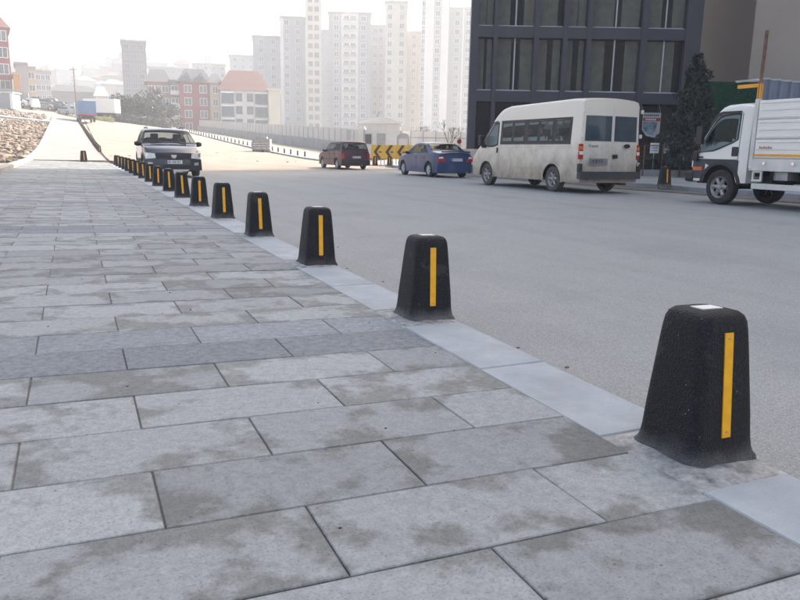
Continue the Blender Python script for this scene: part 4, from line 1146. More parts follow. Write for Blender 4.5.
for fi in range(0, 9):
    zl = (floors[fi-1]+.585) if fi else .10; zh = floors[fi]-.005
    for ci in range(6):
        a, b = cols[ci][1]+.005, cols[ci+1][0]-.005
        p = MB().box(a, b, .10, .115, zl, zh).build('pane', dgl, T)
        if fi:
            MB().box(a, b, .04, .16, zl, zl+.07).build('sill', framew, p)
            if b-a > 2.0 or ci == 1: mx = (a+b)/2; MB().box(mx-.035, mx+.035, .06, .16, zl+.075, zh).build('mullion', framew, p)
        else:
            if b-a > 1.5: mx = a+(b-a)*.5; MB().box(mx-.03, mx+.03, .06, .16, zl, zh).build('mullion', cladding, p)
        cm = MB(); rr = random.Random(fi*10+ci); w0 = rr.uniform(.3, .55)*(b-a)
        for (u0, u1) in (((a, a+w0), (b-w0*.8, b)) if rr.random() > .3 else ((a, a+w0*1.5),)):
            n = max(3, int((u1-u0)/.07)); cm.grid([[(u0+(u1-u0)*i/n, .26+.03*(-1)**i, z) for i in range(n+1)] for z in (zl+.02, zh-.02)])
        if fi: cm.build('curtain', curtain, p, smooth=True)
MB().box(6.6, 11.5, .62, .70, .32, 3.5).build('shop_wall', simple('brown_marble', (.34,.27,.20), .6, .35, 1.6), T)
# stone pier at its left foot
st = MB().chbox(-.35, .95, -1.0, -.35, 0, 1.05, .06); tag(st.build('stone_pier', simple('cream_stone', (.55,.48,.36), .8, .15, 3, .2), loc=(DX, DY, DZ), rz=ROT_R), 'cream stone pier at the left foot of the dark building', 'pier')
# shop front: brown goods behind the ground-floor glass
bw_ = MB()
for k in range(46):
    xx = random.uniform(6.8, 11.3); yy = random.uniform(.25, .5); s = random.uniform(.08, .2)
    V = iv*s*np.array([1.2, 1, .7]); bw_.add(V+np.array([xx, yy, .30+random.uniform(0, 1.0)*(1.2-abs(xx-9)/4)]), ifc)
tag(bw_.build('display_rocks', simple('brown_stone_pile', (.22,.15,.10), .9, .4, 4, .2), fix=False, loc=(DX, DY, DZ), rz=ROT_R), 'brown piled goods seen behind the shop glass', 'display', kind='stuff')
# shield-shaped banner hanging before the shop
bn = thing('shop_banner', 'white shield-shaped banner with red band hanging beside the minibus', 'banner', (DX, DY, DZ), ROT_R)
def at_lat(px, z, off): return ((px-466.5)/17.9, off, z)
x0, x1 = (637-466.5)/17.9, (654.5-466.5)/17.9
MB().prism([(x0,3.15),(x1,3.15),(x1,2.10),(x0+.72,1.82),(x0+.25,1.92),(x0,2.25)], 'y', -.52, -.49).build('sheet', simple('banner_grey', (.45,.45,.44), .7, .1, 5), bn)
MB().box(x0+.02, x1-.02, -.526, -.522, 2.70, 2.88).build('red_band', simple('banner_red', (.30,.04,.035), .6, .1, 5), bn)
l1 = MB()
for k in range(8): l1.box(x0+.06+k*.105, x0+.13+k*.105, -.526, -.522, 2.97, 3.06)
l1.build('lettering', MT['black'], bn)
l1 = MB()
for k in range(6): l1.box(x0+.16+k*.10, x0+.22+k*.10, -.531, -.528, 2.74, 2.84)
l1.build('lettering', MT['white'], bn)
MB().prism([(x0+.03,2.66),(x1-.16,2.66),(x1-.22,2.2),(x0+.62,1.95),(x0+.30,2.02),(x0+.05,2.3)], 'y', -.526, -.522).build('picture', simple('banner_picture', (.17,.22,.26), .6, .6, 3), bn)
MB().tube((x0+.02, -.5, 3.2), (x0+.02, .0, 3.7), .012, n=5).build('hanger', MT['steel'], bn); MB().tube((x1-.02, -.5, 3.2), (x1-.02, .0, 3.7), .012, n=5).build('hanger', MT['steel'], bn)
# planter with hedge and railing
def leaf_cloud(mb, n, fn, s0, s1, mi=0):
    for _ in range(n):
        c = np.array(fn()); s = random.uniform(s0, s1)
        u = rng.normal(size=3); u /= np.linalg.norm(u); w = np.cross(u, rng.normal(size=3)); w /= np.linalg.norm(w)
        mb.add([c-u*s, c+w*s*.42, c+u*s, c-w*s*.42], [(0,1,2,3)], mi)
def leafmat(name, col, tr=.25, var=.5, rough=.5):
    m, n, l, p = nt(name)
    pos = geo_pos(n)
    c = ramp(n, l, noise(n, l, pos, 3.3, 3), [(.3, tuple(k*(1-var) for k in col)), (.7, tuple(min(1, k*(1+var)) for k in col))])
    l.new(c, p.inputs['Base Color']); p.inputs['Roughness'].default_value = rough
    tl = n.new('ShaderNodeBsdfTranslucent'); l.new(c, tl.inputs[0]); mx = n.new('ShaderNodeMixShader'); mx.inputs[0].default_value = tr
    l.new(p.outputs[0], mx.inputs[1]); l.new(tl.outputs[0], mx.inputs[2]); l.new(mx.outputs[0], n['Material Output'].inputs[0])
    return m
LF = dict(hedge=leafmat('hedge_leaf', (.022,.032,.018)), mag=leafmat('magnolia_leaf', (.020,.030,.022), .15, .6, .32), magb=leafmat('magnolia_brown_leaf', (.14,.085,.055), .25, .4),
          turf=leafmat('turf_wall_leaf', (.014,.11,.042), .2, .3, .6), far=leafmat('grey_green_leaf', (.030,.040,.036), .2, .35), yel=leafmat('yellow_green_leaf', (.26,.25,.07)))
hx, hy = plan(628, 31.5)
hd = thing('hedge', 'low dark clipped hedge in front of the shop window', 'hedge', (hx, hy, .06), ROT_R)
MB().box(0, 3.6, 0, .9, 0, .28).build('planter_edge', MT['greyconc'], hd)
mb = MB(); leaf_cloud(mb, 3800, lambda: (random.uniform(.0, 3.6), random.uniform(.02, .88), random.uniform(.26, .86)+.04*math.sin(random.random()*9)), .03, .06); mb.build('leaves', LF['hedge'], hd, fix=False)
MB().box(.08, 3.52, .1, .8, .28, .72).build('core', simple('hedge_core', (.012,.016,.010), .9, .3, 8), hd)
rl = thing('railing', 'dark iron railing standing in front of the hedge', 'railing', (hx, hy, .06), ROT_R)
for k in range(5): MB().tube((.7+k*.80, -.06, 0), (.7+k*.80, -.06, 1.32), .03, n=8).build('upright', MT['rust'], rl)
MB().tube((.7, -.06, 1.30), (4.0, -.06, 1.36), .02, n=6).build('rail', MT['rust'], rl); MB().tube((.7, -.06, .75), (4.0, -.06, .75), .015, n=6).build('rail', MT['rust'], rl)
for k, (a, b) in enumerate(((.98, 1.36), (1.52, 1.98))):
    nb = thing('notice_board', ('left' if k == 0 else 'right')+' small white notice board behind the railing', 'sign', (hx, hy, .06), ROT_R, 'white notice boards behind the railing')
    MB().box(a, b, .05, .08, .98, 1.42).build('sheet', MT['white'], nb)
    m = MB()
    for q in range(3): m.box(a+.06, b-.06, .044, .048, 1.08+q*.11, 1.12+q*.11)
    m.build('print', MT['steel'], nb); MB().tube(((a+b)/2, .10, 0), ((a+b)/2, .10, 1.2), .02, n=6).build('stake', MT['steel'], nb)
# conical evergreen
def evergreen(loc):
    t = thing('evergreen_tree', 'dark conical evergreen tree with a few brown leaves behind the lorry cab', 'tree', loc)
    mb = MB(); mb.tube((0,0,0), (.02,.03,1.6), .10, .07, 8); mb.tube((.02,.03,1.6), (0,0,4.7), .07, .015, 8)
    for k in range(46):
        z = .6+4.0*k/46; a = random.uniform(0, 6.28); r = 1.25*(1-(z-.5)/4.6)**.75+.08
        mb.tube((0,0,z), (r*math.cos(a), r*math.sin(a), z+.35), .02, .006, 5, caps=False)
    mb.build('trunk', simple('bark', (.07,.055,.045), .9, .3, 9), t)
    mb = MB()
    def f():
        z = .45+4.6*random.random()**1.25; rmax = 1.32*max(.04, 1-(z-.45)/4.75)**.72*(1+.18*math.sin(7*z+3))*(.86 if z < .9 else 1)
        a = random.uniform(0, 6.28); rmax *= 1+.16*math.sin(3*a+4*z)+.10*math.sin(5*a-6*z)
        r = rmax*math.sqrt(random.random())**.6
        return (r*math.cos(a), r*math.sin(a), z)
    leaf_cloud(mb, 5200, f, .06, .125)
    for _ in range(230):
        c = np.array(f()); 
        if c[2] < 2.8: continue
        s = .09; u = rng.normal(size=3); u /= np.linalg.norm(u); w = np.cross(u, rng.normal(size=3)); w /= np.linalg.norm(w)
        mb.add([c-u*s, c+w*s*.45, c+u*s, c-w*s*.45], [(0,1,2,3)], 1)
    mb.build('crown', [LF['mag'], LF['magb']], t, fix=False)
X, Y = plan(690, 31.0); evergreen((X, Y, .06))
# green artificial-turf wall and metal fence
X, Y = plan(697, 36.0)
gw = thing('green_wall', 'dark green leaf-covered screen wall beside the evergreen tree', 'wall', (X, Y, .06), ROT_R)
MB().box(0, 3.6, 0, .2, 0, 4.45).build('panel', simple('green_mesh', (.008,.065,.026), .8, .3, 5), gw)
mb = MB(); leaf_cloud(mb, 6500, lambda: (random.uniform(0, 3.6), random.uniform(-.05, 0), random.uniform(.3, 4.45)), .03, .06); mb.build('leaves', LF['turf'], gw, fix=False)
X, Y = plan(752, 31.5)
mf = thing('metal_fence', 'blue-grey ribbed metal fence behind the lorry load bed', 'fence', (X, Y, .06), ROT_R)
bluem = simple('blue_grey_sheet', (.20,.23,.29), .5, .1, 1.5, metal=.2)
for k in range(16):
    h = 4.12-.035*k
    m = MB(); m.prism([(k*.45,0),(k*.45+.13,-.04),(k*.45+.32,-.04),(k*.45+.44,0),(k*.45+.44,.02),(k*.45,.02)], 'z', 0, h); m.build('sheet', bluem, mf)
    MB().box(k*.45, k*.45+.44, -.06, .03, h+.003, h+.08).build('capping', framew, mf)
# tall plain building at the right that shades the road
T = thing('beige_building', 'tall plain beige building rising behind the lorry at the right', 'building', (31.0, -14.0, 0))
bh = 44.0
MB().box(0, 18, 0, 43.3, 0, bh).build('wall', simple('beige_render', (.42,.37,.32), .85, .07, .25), T)
MB().box(5.0, 30, 43.305, 62, 0, bh).build('shade_wing', simple('shade_wing_render', (.42,.37,.32), .85, .07, .25), T)  # unseen wing added to block sun slipping between the two buildings
MB().box(-.3, 18.3, -.3, 43.6, bh+.003, bh+.5).build('roof', MT['greyconc'], T)
bwf = MB(); bwf.box(-.06, .0-.004, -.75, .75, -.85, .85, 0); bwm = bwf.mesh('window', framew); bwp = MB().box(-.075, -.062, -.64, .64, -.74, .74).mesh('pane', simple('dark_pane', (.03,.035,.045), .1, .2, 3))
for fl in range(3, 13):
    for k in range(9): w = link('window', bwm, T, (0, 3.2+4.6*k, 1.6+3.2*fl)); link('pane', bwp, w)

# ------------------------------------------------------------------ middle distance: hut, hoarding, bare trees, sign
X, Y = plan(359, 66)
h = thing('site_hut', 'pale site hut with white pitched roof behind the chevron boards', 'hut', (X, Y, tz(X, Y)), ROT_R)
hutw = simple('hut_panel', (.72,.72,.71), .6, .06, 2)
MB().box(0, 3.7, 0, 3.0, 0, 3.05).build('wall', hutw, h)
rf = MB(); rf.prism([(-.25,3.06),(3.95,3.06),(2.4,3.62),(1.3,3.62)], 'y', -.25, 3.25); rf.build('roof', MT['white'], h)
MB().box(1.6, 2.4, -.03, -.004, .2, 2.2).build('door', MT['steel'], h); w = MB().box(.4, 1.2, -.03, -.004, 1.2, 2.2).build('window', framew, h); MB().box(.48, 1.12, -.04, -.032, 1.28, 2.12).build('pane', simple('hut_pane', (.08,.10,.12), .1, .2, 3), w)
MB().tube((1.55,.6,3.6), (1.75,.6,4.15), .05, n=6).build('flue', bluem, h)
X, Y = plan(348, 63)
aw = thing('awning', 'small white awning on posts left of the site hut', 'awning', (X, Y, tz(X, Y)), ROT_R)
MB().prism([(-.1,2.5),(1.5,2.5),(1.4,2.75),(0,2.75)], 'y', 0, 2.0).build('canopy', MT['white'], aw)
for x in (.05, 1.35):
    for y in (.1, 1.9): MB().tube((x,y,0), (x,y,2.5), .04, n=6).build('post', MT['steel'], aw)
X, Y = plan(398, 70)
hb = thing('site_hoarding', 'pale grey site hoarding between hut and dark building', 'hoarding', (X, Y, tz(X, Y)-.1), ROT_R)
hbm = simple('hoarding_sheet', (.70,.71,.72), .55, .07, 1.0, objrand=.07)
hp = MB().box(.01, 1.19, -.03, .03, 0, 2.62).mesh('panel', hbm); hq = MB().box(-.04, .04, -.06, .04, 0, 2.70).mesh('post', MT['steel'])
for k in range(12): link('panel', hp, hb, (k*1.2, 0, 0)); link('post', hq, hb, (k*1.2, 0, 0))
MB().box(0, 14.4, -.05, -.032, 2.0, 2.08).build('rail', MT['steel'], hb)
X, Y = plan(403, 62)
tc_ = thing('portable_toilet', 'grey round-topped portable cabin in front of the site hoarding', 'cabin', (X, Y, tz(X, Y)), ROT_R)
pr = [( -.55+.0, 0), (.55, 0), (.55, 1.9)]+[(.55*math.cos(R_(a)), 1.9+.42*math.sin(R_(a))) for a in range(15, 180, 15)]+[(-.55, 1.9)]
MB().prism(pr, 'y', 0, 1.1).build('shell', simple('cabin_grey', (.42,.44,.46), .5, .08, 2), tc_); MB().box(-.38, .38, -.03, -.004, .1, 1.85).build('door', MT['offwhite'], tc_)
def bare_tree(loc, h, label, seed, group=None):
    t = thing('bare_tree', label, 'tree', loc, 0, group); rr = random.Random(seed); tr = MB(); cr = MB()
    def grow(p, d, L, r, lev, mb):
        q = p+d*L; mb.tube(p, q, r, r*.62, 5, caps=False)
        if lev == 0: return
        for _ in range(3 if lev > 1 else 4):
            v = d+np.array([rr.gauss(0,.45), rr.gauss(0,.45), rr.gauss(.12,.2)]); v /= np.linalg.norm(v); grow(q, v, L*rr.uniform(.6,.8), r*.6, lev-1, cr)
    grow(np.zeros(3), np.array([0,0,1.]), h*.3, h*.022, 4, tr)
    bk = simple('grey_bark', (.16,.14,.13), .9, .2, 4)
    tr.build('trunk', bk, t); cr.build('crown', bk, t, fix=False)
    return t
for k, (px, d, hh) in enumerate(((449, 67, 4.2), (421, 74, 4.0), (377, 75, 3.4))):
    X, Y = plan(px, d); bare_tree((X, Y, tz(X, Y)), hh, ('bare leafless tree beside the dark building', 'bare leafless tree in the middle of the site hoarding', 'small bare tree behind the site hut')[k], k)
X, Y = plan(459, 44); sg = thing('round_sign', 'small round red sign on a post left of the dark building', 'sign', (X, Y, .05), ROT_R)
MB().tube((0,0,0), (0,0,1.75), .03, n=8).build('post', MT['steel'], sg); m = MB(); m.tube((0,-.06,1.50), (0,-.04,1.50), .14, n=20); m.build('disc', MT['red'], sg)

# ------------------------------------------------------------------ far buildings
pane_m = simple('far_pane', (.13,.145,.165), .15, .3, 2, objrand=.3)  # colour lifted to imitate haze over the distant windows
wf_cache = {}
def far_window(parent, x, z, w, h, frame, y=0.0, proud=.10):
    k = (round(w, 2), round(h, 2), frame.name)
    if k not in wf_cache:
        m = MB()
        f = .12
        for a, b, c, d in ((-w/2-f, w/2+f, -h/2-f, -h/2), (-w/2-f, w/2+f, h/2, h/2+f), (-w/2-f, -w/2, -h/2, h/2), (w/2, w/2+f, -h/2, h/2), (-.05, .05, -h/2, h/2)):
            m.box(a, b, -proud, -.004, c, d)
        wf_cache[k] = (m.mesh('window', frame), MB().box(-w/2, w/2, -.04, -.006, -h/2, h/2).mesh('pane', pane_m))
    a, b = wf_cache[k]
    o = link('window', a, parent, (x, y, z)); link('pane', b, o)
def block(label, px0, px1, depth, ztop, wall, cols, rows, storey=2.9, first=1.6, ww=1.2, wh=1.35, frame=None, dep=12.0, roof=None, hip=None, name='apartment_block', z0=None, strips=(), face=1.0):
    X, Y = plan(px0, depth); zb = tz(X, Y)-3 if z0 is None else z0
    th = math.atan((400-(px0+px1)/2)/FPX)*face
    W = (px1-px0)/FPX*depth*(math.cos(th) if face else 1)
    t = thing(name, label, 'building', (X, Y, zb), ROT_R+th)
    Ht = ztop-zb
    MB().box(0, W, 0, dep, 0, Ht).build('wall', wall, t)
    frame = frame or MT['white']
    for s0, s1, sm in strips: MB().box(s0*W, s1*W, -.07, -.002, 0, Ht-.01).build('facade_strip', sm, t)
    top = Ht-1.6
    for r in range(rows):
        z = top-storey*r
        for c in cols: far_window(t, c*W, z, ww, wh, frame, y=-.07 if any(a <= c <= b for a, b, _ in strips) else 0)
    if hip:
        m = MB(); e = .6
        m.add([(-e,-e,Ht+.003),(W+e,-e,Ht+.003),(W+e,dep+e,Ht+.003),(-e,dep+e,Ht+.003),(W*.18,dep*.5,Ht+hip),(W*.82,dep*.5,Ht+hip)], [(0,1,5,4),(1,2,5),(2,3,4,5),(3,0,4),(0,3,2,1)])
        m.build('roof', roof, t)
    else: MB().box(-.3, W+.3, -.3, dep+.3, Ht+.003, Ht+.5).build('roof', roof or MT['greyconc'], t)
    return t, W, Ht, zb
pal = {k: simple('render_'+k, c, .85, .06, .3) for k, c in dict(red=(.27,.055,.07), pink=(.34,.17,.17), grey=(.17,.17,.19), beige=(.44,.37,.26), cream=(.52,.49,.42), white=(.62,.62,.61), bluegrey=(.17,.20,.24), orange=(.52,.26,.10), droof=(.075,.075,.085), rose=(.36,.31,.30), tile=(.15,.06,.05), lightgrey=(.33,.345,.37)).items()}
# row of low apartment houses behind the boundary wall
def zy(y, px, d): return float(CAM[2]+d*ray(px, y)[2])
t, W, Ht, zb = block('pinkish apartment house with dormer roof at the left of the low row', 150, 172.5, 178, zy(83, 160, 178), pal['pink'], (.2,.5,.8), 4, roof=pal['droof'], hip=3.5, ww=1.3)
t, W, Ht, zb = block('grey balcony block between the pinkish and the red apartment house', 172.5, 182, 178, zy(83, 177, 178), pal['grey'], (.5,), 4, ww=1.5, roof=pal['grey'])
for k in range(4): MB().box(.1, W-.1, -.9, -.004, Ht-3.0-2.9*k, Ht-2.0-2.9*k).build('balcony', MT['white'], t)
t, W, Ht, zb = block('red apartment house with white windows and grey dormer roof', 182, 212, 175, zy(83, 197, 175), pal['red'], (.27,.78), 4, ww=1.5, wh=1.6, roof=pal['droof'], hip=3.6)
for x in (.25, .72):
    d_ = MB(); d_.prism([(x*W-1.3, Ht+.2),(x*W+1.3, Ht+.2),(x*W, Ht+2.4)], 'y', .2, 3.2); o = d_.build('dormer', pal['bluegrey'], t); MB().box(x*W-.4, x*W+.4, .16, .196, Ht+.4, Ht+1.3).build('pane', pane_m, o)
t, W, Ht, zb = block('narrow beige apartment house joined to the red one', 212, 222, 175, zy(84, 217, 175), pal['beige'], (.5,), 4, ww=1.1, wh=1.5, roof=pal['droof'], hip=2.6)
t, W, Ht, zb = block('white apartment house with blue glazed balconies and red roof', 222, 269.5, 172, zy(91, 245, 172), pal['white'], (.385,.615), 4, ww=1.25, wh=1.6, roof=pal['tile'], hip=5.0, frame=pal['grey'])
bp = simple('blue_balcony_glass', (.07,.11,.15), .12, .3, 1.2)
for (a, b) in ((.02, .28), (.72, .98)):
    for k in range(4): 
        o = MB().box(a*W, b*W, -.5, -.004, Ht-3.0-3.0*k, Ht-.7-3.0*k).build('balcony', bp, t); MB().box(a*W, b*W, -.55, -.004, Ht-.70-3.0*k+.003, Ht-.35-3.0*k).build('balcony_slab', MT['white'], o)
block('plain cream house wall at the right end of the low row', 269.5, 281, 170, zy(91.5, 275, 170), pal['cream'], (), 0, roof=pal['cream'])
# tall hazy towers
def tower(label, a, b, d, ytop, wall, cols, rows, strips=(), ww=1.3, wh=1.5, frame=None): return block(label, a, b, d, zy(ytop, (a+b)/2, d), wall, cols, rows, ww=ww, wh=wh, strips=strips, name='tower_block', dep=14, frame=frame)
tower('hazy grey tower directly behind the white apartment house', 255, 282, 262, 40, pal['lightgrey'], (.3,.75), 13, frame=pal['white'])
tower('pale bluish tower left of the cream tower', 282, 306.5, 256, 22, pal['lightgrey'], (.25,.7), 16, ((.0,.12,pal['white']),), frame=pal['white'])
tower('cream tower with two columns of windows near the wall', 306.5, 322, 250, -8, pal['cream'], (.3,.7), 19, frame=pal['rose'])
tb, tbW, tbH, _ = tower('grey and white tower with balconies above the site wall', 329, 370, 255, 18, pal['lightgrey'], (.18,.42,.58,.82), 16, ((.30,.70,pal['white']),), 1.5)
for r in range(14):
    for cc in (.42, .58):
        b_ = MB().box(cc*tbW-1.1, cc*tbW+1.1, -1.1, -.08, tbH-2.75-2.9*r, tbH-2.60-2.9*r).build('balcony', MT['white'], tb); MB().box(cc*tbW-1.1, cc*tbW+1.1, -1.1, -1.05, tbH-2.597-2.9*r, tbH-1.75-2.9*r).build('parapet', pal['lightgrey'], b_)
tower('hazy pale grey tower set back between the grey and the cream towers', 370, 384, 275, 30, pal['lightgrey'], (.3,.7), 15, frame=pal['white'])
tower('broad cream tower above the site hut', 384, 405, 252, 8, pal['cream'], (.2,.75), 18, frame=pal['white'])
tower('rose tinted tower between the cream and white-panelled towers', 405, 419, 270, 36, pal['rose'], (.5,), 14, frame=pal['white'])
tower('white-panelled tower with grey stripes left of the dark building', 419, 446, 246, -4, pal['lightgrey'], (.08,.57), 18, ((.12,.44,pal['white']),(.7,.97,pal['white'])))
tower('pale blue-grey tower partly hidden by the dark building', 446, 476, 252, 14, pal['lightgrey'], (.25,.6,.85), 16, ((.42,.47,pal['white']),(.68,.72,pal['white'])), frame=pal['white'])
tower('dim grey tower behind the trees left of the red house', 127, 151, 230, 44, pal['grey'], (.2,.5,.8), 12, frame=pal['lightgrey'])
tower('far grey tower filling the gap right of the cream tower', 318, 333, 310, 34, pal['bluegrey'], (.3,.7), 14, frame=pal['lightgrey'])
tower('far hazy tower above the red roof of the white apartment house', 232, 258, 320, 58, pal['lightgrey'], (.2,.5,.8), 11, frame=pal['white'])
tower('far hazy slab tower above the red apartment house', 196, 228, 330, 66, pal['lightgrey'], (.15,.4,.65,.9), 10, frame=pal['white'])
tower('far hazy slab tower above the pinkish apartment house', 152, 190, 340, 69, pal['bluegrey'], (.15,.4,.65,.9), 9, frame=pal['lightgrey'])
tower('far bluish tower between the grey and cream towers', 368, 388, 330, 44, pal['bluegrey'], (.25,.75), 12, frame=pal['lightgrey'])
# left end: rose-red house, orange strip, pale blocks
block('rose-red house with white windows at the left edge', -40, 19, 150, zy(28, 10, 150), pal['red'], (.12,.38,.62,.88), 5, storey=3.3, ww=1.7, wh=1.9, roof=pal['tile'], hip=4)
block('narrow orange house beside the rose-red house', 19, 25.5, 150, zy(76, 22, 150), pal['orange'], (), 0, roof=pal['beige'])
block('pale grey slab block behind the orange house', 22, 33.5, 172, zy(66, 28, 172), pal['lightgrey'], (), 0)
block('beige gabled block left of the far hillside', 33.5, 41, 176, zy(70, 37, 176), pal['beige'], (.5,), 5, frame=pal['white'])
block('long grey block at the foot of the far hillside', 41, 56, 215, zy(73, 48, 215), pal['lightgrey'], (.2,.5,.8), 6, frame=pal['white'])
block('low grey roof hall in front of the hillside', 52, 103, 240, zy(92, 75, 240), pal['grey'], (), 0, roof=pal['droof'], hip=2.5, name='hall')
# hillside with small houses
hp_ = [(-260,60),(-120,66),(-40,72),(20,78),(60,81),(90,79.5),(112,75),(130,71),(170,69),(230,72),(330,84),(500,100),(700,112),(900,118)]
m = MB(); G = []
for px in range(-260, 901, 20):
    yt = interp(hp_, px)+random.uniform(-1, 1); row = []
    for d, f in ((330, 0.0), (380, .35), (430, .72), (480, 1.0), (560, .9)):
        X, Y = plan(px, d); zt_ = zy(yt, px, 480); base = tz(X, Y)-1
        row.append((X, Y, max(base, base*(1-f)+zt_*f)))
    G.append(row)
m.grid(G); tag(m.build('hills', concrete('hill_scrub', (.07,.075,.065), (.13,.13,.12), .05), smooth=True), kind='structure')
def hill_z(px, f): 
    d0, d1 = (330, 380) if f < .35 else ((380, 430) if f < .72 else (430, 480))
    return None
hw = [simple('hill_house_%d' % k, c, .85, .1, .3) for k, c in enumerate(((.34,.33,.32),(.24,.18,.15),(.30,.25,.20),(.18,.19,.21),(.40,.39,.38)))]
hk = []
for k, wm in enumerate(hw):
    b = MB().box(-4, 4, -4, 4, -6, 6).mesh('wall', wm); r = MB(); r.add([(-4.5,-4.5,6.003),(4.5,-4.5,6.003),(4.5,4.5,6.003),(-4.5,4.5,6.003),(-1.5,0,8.4),(1.5,0,8.4)], [(0,1,5,4),(1,2,5),(2,3,4,5),(3,0,4),(0,3,2,1)]); hk.append((b, r.mesh('roof', pal['tile'] if k % 2 else pal['grey'])))
for k in range(90):
    px = random.uniform(-20, 205) if k < 72 else random.uniform(205, 330); d = random.choice((388, 404, 420, 436, 452, 468, 480)); f = interp([(330,0),(380,.35),(430,.72),(480,1.0)], d)
    X, Y = plan(px, d); yt = interp(hp_, px); base = tz(X, Y)-1; z = max(base, base*(1-f)+zy(yt, px, 480)*f)
    a = random.randrange(5); t = thing('hillside_house', 'small pale house on the hazy far hillside', 'house', (X, Y, z+1.0), random.uniform(-.6, .6), 'houses on the far hillside')
    s = random.uniform(.7, 1.25); t.scale = (s*random.uniform(.8, 1.5), s, s*random.uniform(.7, 1.3)); link('wall', hk[a][0], t); link('roof', hk[a][1], t)

# ------------------------------------------------------------------ upper left: parked cars, lorries, trees, pole, wall
def far_car(label, px, d, rot, col, kind='hatch'):
    X, Y = plan(px, d); t = thing('parked_car', label, 'car', (X, Y, tz(X, Y)+.02), rot, 'cars parked far up the slope')
    L, W = 4.1, 1.7
    tops = dict(hatch=[(-2.05,.85),(-1.95,1.15),(-1.6,1.42),(-.2,1.46),(.25,1.40),(1.0,.98),(1.9,.80),(2.05,.65)],
                saloon=[(-2.05,.85),(-1.95,.98),(-1.4,1.03),(-.8,1.36),(-.1,1.42),(.3,1.36),(1.05,.96),(1.9,.80),(2.05,.65)],
                vanlet=[(-2.05,1.5),(-1.95,1.75),(-.2,1.80),(.4,1.70),(1.1,1.1),(1.9,.95),(2.05,.7)])
    sk = Skin(L, W, tops[kind], .95, .2, (1.28, -1.26), .30, tumble=.32, plan=.1, bow=.1, r=.09, step=.22, archr=.36)
    sk.body().build('body', col, t, smooth=40)
    hz = 1.33 if kind != 'vanlet' else 1.55
    sk.side_patch([(-1.2,.98,hz-.06),(.2,.98,hz),(.85,.98,1.02)], .012, 6, 2).build('side_window', MT['black'], t)
    if kind == 'vanlet': sk.top_patch(.45, 1.0, .85, .015, border=0).build('windscreen', MT['black'], t)
    else: sk.top_patch(.36, .95, .85, .015, border=0).build('windscreen', MT['black'], t)
    if kind == 'saloon': sk.top_patch(-1.35, -.85, .85, .015, border=0).build('rear_window', MT['black'], t)
    else: sk.top_patch(-1.98, -1.66, .85, .015, border=0).build('rear_window', MT['black'], t)
    for yw in (1.28, -1.26):
        for sd in (-1, 1):
            m = MB().lathe_x([(-.09,.17),(-.09,.28),(0,.3),(.09,.28),(.09,.17)], 12); w = m.build('wheel', MT['tyre'], t, loc=(sd*.76, yw, .3)); MB().lathe_x([(sd*.07,.18),(sd*.08,.001)], 12).build('rim', MT['hub'], w)
    return t
FC = dict(white=paint('far_white', (.68,.68,.67), dirt_amt=.1), silver=paint('far_silver', (.38,.40,.42), dirt_amt=.1), dark=paint('far_dark', (.03,.035,.045), dirt_amt=.1), bluec=paint('far_blue', (.05,.09,.18), dirt_amt=.1), grey=paint('far_grey', (.14,.15,.16), dirt_amt=.1))
spec = [(-8,128,1.3,'white','hatch'),(7,134,1.1,'white','hatch'),(21,130,1.25,'white','saloon'),(34,131,.5,'white','vanlet'),(44,134,2.0,'grey','saloon'),(53,138,1.9,'dark','hatch'),(46,150,1.5,'bluec','hatch'),
        (37,152,1.7,'dark','saloon'),(58,150,1.4,'dark','hatch'),(62,140,1.1,'bluec','hatch'),(68,146,.9,'silver','saloon'),(70,134,.6,'silver','hatch'),(77,148,.7,'white','vanlet'),(74,138,.4,'silver','vanlet'),(64,160,1.6,'dark','saloon'),(52,163,1.2,'grey','hatch')]
cn = dict(white='white', silver='silver', dark='black', bluec='dark blue', grey='grey'); kn = dict(hatch='hatchback', saloon='saloon car', vanlet='small van'); cnt = {}
spec.sort()
from collections import Counter
tot = Counter((s[3], s[4]) for s in spec)
for px, d, rot, c, kd in spec:
    cnt[(c, kd)] = cnt.get((c, kd), 0)+1
    n = cnt[(c, kd)]
    lab = f'{cn[c]} {kn[kd]} parked far up the left slope' if tot[(c, kd)] == 1 else f'{ORD[n-1]} {cn[c]} {kn[kd]} from the left among the far parked cars'
    far_car(lab, px, d, rot, FC[c], kd)
# blue lorry from behind
X, Y = plan(88, 114)
t = thing('blue_lorry', 'blue box lorry seen from behind climbing the far dirt road', 'lorry', (X, Y, tz(X, Y)+.02), R_(4))
MB().box(-1.25, 1.25, -3.2, 2.0, .95, 3.1).build('cargo_box', simple('lorry_blue', (.10,.19,.34), .5, .1, 1), t, bevel=.04)
MB().box(-1.2, 1.2, -3.24, -3.205, 1.0, 1.15).build('red_strip', MT['red'], t); MB().box(-1.1, 1.1, 2.1, 3.9, .6, 2.6).build('cab', MT['white'], t, bevel=.15)
MB().box(-.8, .8, -3.1, 3.4, .55, .90).build('chassis', MT['under'], t)
for sd in (-1, 1):
    for yw in (-2.0, 2.9): wheel(t, sd*.98, yw, .46, .28, MT['tyre'], MT['rim'], n=14)
    MB().box(sd*.9-.2, sd*.9+.2, -3.26, -3.21, .72, .88).build('tail_light', MT['red'], t)
MB().box(-1.2, 1.2, -3.2, -3.1, .5, .62).build('rear_bumper', MT['black'], t)
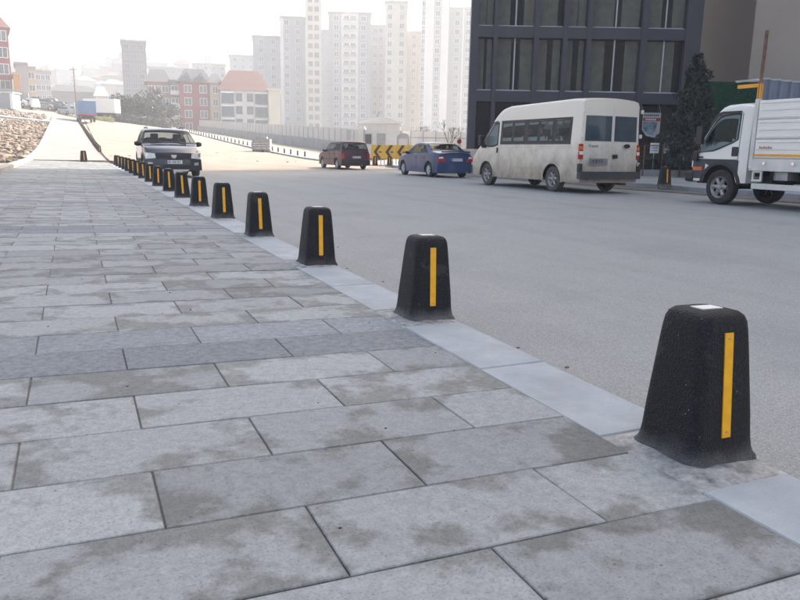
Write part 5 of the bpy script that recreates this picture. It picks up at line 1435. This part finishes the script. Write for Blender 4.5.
# white lorry from the side
X, Y = plan(101, 134)
t = thing('white_lorry', 'long white box lorry parked across the slope behind the blue lorry', 'lorry', (X, Y, tz(X, Y)+.02), R_(64))
MB().box(-1.2, 1.2, -3.6, 2.3, 1.15, 3.6).build('cargo_box', MT['white'], t, bevel=.04); MB().box(-1.1, 1.1, 2.5, 4.1, .6, 2.9).build('cab', MT['white'], t, bevel=.2)
MB().box(-1.12, 1.12, 2.9, 3.7, 1.8, 2.6).build('cab_window', MT['black'], t); MB().box(-.8, .8, -3.5, 3.8, .55, 1.1).build('chassis', MT['under'], t)
for sd in (-1, 1):
    for yw in (-2.6, -1.5, 3.2): wheel(t, sd*.98, yw, .46, .28, MT['tyre'], MT['rim'], n=14)
# gable, kiosk, street wall, pole
X, Y = plan(104, 190); t, W, Ht, zb = block('small white gabled house behind the white lorry', 99, 110, 185, zy(97, 105, 185), pal['white'], (.5,), 1, roof=pal['lightgrey'], hip=2.6, dep=6)
X, Y = plan(1, 118)
t = thing('grey_kiosk', 'grey kiosk with teal side near the left edge', 'kiosk', (X, Y, tz(X, Y)-.2), ROT_R); MB().box(-2.2, 2.6, 0, 2.4, 0, 2.5).build('wall', pal['lightgrey'], t)
MB().box(-2.4, 2.8, -.2, 2.6, 2.503, 2.65).build('roof', MT['white'], t); MB().box(-2.0, .35, -.05, -.004, .6, 2.0).build('shutter', simple('teal_shutter', (.03,.20,.22), .5, .1, 3), t); MB().box(2.2, 2.65, -.12, .4, 0, 2.45).build('corner_post', MT['white'], t)
sw_pts = [plan(px, 146) for px in (-30, 0, 15, 33)]
wall_run('street_wall', 'low grey street wall below the rose-red house', 'wall', sw_pts, 2.2, .3, MT['greyconc'])
# bank of rubble and kerb below the parked cars
m = MB()
def bank(): y = random.uniform(116, 134); return (random.uniform(-22, -5.5), y)
rocks(m, 700, bank, .10, .3); tag(m.build('rubble_bank', simple('dusty_rubble', (.28,.24,.20), .9, .4, 1.3), fix=False), 'pale dusty rubble bank below the far parked cars', 'rubble', kind='stuff')
X, Y = plan(79, 165); t = thing('utility_pole', 'dark utility pole standing above the far parked cars', 'pole', (X, Y, tz(X, Y)), ROT_R)
MB().tube((0,0,0), (0,0,9.6), .17, .11, 8).build('shaft', MT['rust'], t); MB().box(-.9, .9, -.06, .06, 8.9, 9.05).build('crossarm', MT['rust'], t)
def far_tree(label, px, d, h, w, mat, n, seed):
    X, Y = plan(px, d); t = thing('leafy_tree', label, 'tree', (X, Y, tz(X, Y)-.2), 0, 'trees at the end of the dirt road'); rr = random.Random(seed)
    m = MB(); m.tube((0,0,0), (0,0,h*.6), .16, .06, 6)
    for k in range(7): a = rr.uniform(0, 6.28); m.tube((0,0,h*rr.uniform(.15,.5)), (w*.4*math.cos(a), w*.4*math.sin(a), h*rr.uniform(.5,.85)), .06, .02, 5, caps=False)
    m.build('trunk', MT['seat'], t); m = MB(); cl = [(rr.gauss(0, w*.26), rr.gauss(0, w*.26), h*rr.uniform(.22,.86), rr.uniform(.2,.36)*w) for _ in range(13)]
    def f():
        c = rr.choice(cl); v = rng.normal(size=3); v /= np.linalg.norm(v); q = c[3]*rr.random()**.4; return (c[0]+v[0]*q, c[1]+v[1]*q, max(.1, c[2]+v[2]*q*.8))
    leaf_cloud(m, n, f, .20, .42); m.build('crown', mat, t, fix=False)
tl_ = ['leftmost dark grey-green tree at the end of the dirt road','tall grey-green tree second from left at the end of the dirt road','grey-green tree in the middle at the end of the dirt road','broad grey-green tree fourth from left at the end of the dirt road','grey-green tree nearest the pinkish apartment house','low bush at the right end of the dirt-road trees']
for k, (px, d, h, w) in enumerate(((119,140,4.5,4.5),(128,146,6.5,5.0),(137,141,5.2,5.4),(147,148,7.0,5.6),(157,143,5.5,5.2),(166,150,4.6,4.6))): far_tree(tl_[k], px, d, h, w, LF['far'], 1500, k)
m = MB()
def shr(): px = random.uniform(95, 116); d = random.uniform(128, 131); X, Y = plan(px, d); return (X, Y, tz(X, Y)+random.uniform(0, .7))
leaf_cloud(m, 900, shr, .1, .22); tag(m.build('yellow_verge', LF['yel'], fix=False), 'yellow-green scrub below the white lorry', 'scrub', kind='stuff')
m = MB()
def shr2(): px = random.uniform(114, 172); d = random.uniform(134, 139); X, Y = plan(px, d); return (X, Y, tz(X, Y)+1.6*random.random()**1.5)
leaf_cloud(m, 5000, shr2, .12, .26); tag(m.build('dark_verge', LF['far'], fix=False), 'dark grey-green scrub under the trees at the dirt road end', 'scrub', kind='stuff')

# ------------------------------------------------------------------ haze
hm = bpy.data.materials.new('haze_air'); hm.use_nodes = True; n = hm.node_tree.nodes; n.remove(n['Principled BSDF'])
pv = n.new('ShaderNodeVolumePrincipled'); pv.inputs['Color'].default_value = (.89,.945,1.0,1); pv.inputs['Density'].default_value = .0013; pv.inputs['Anisotropy'].default_value = .35
hm.node_tree.links.new(pv.outputs[0], n['Material Output'].inputs['Volume'])
tag(MB().box(-760, 780, -360, 800, -2.0, 95.0).build('haze', hm), 'thin pale haze filling the air over the whole street', 'haze', kind='stuff')
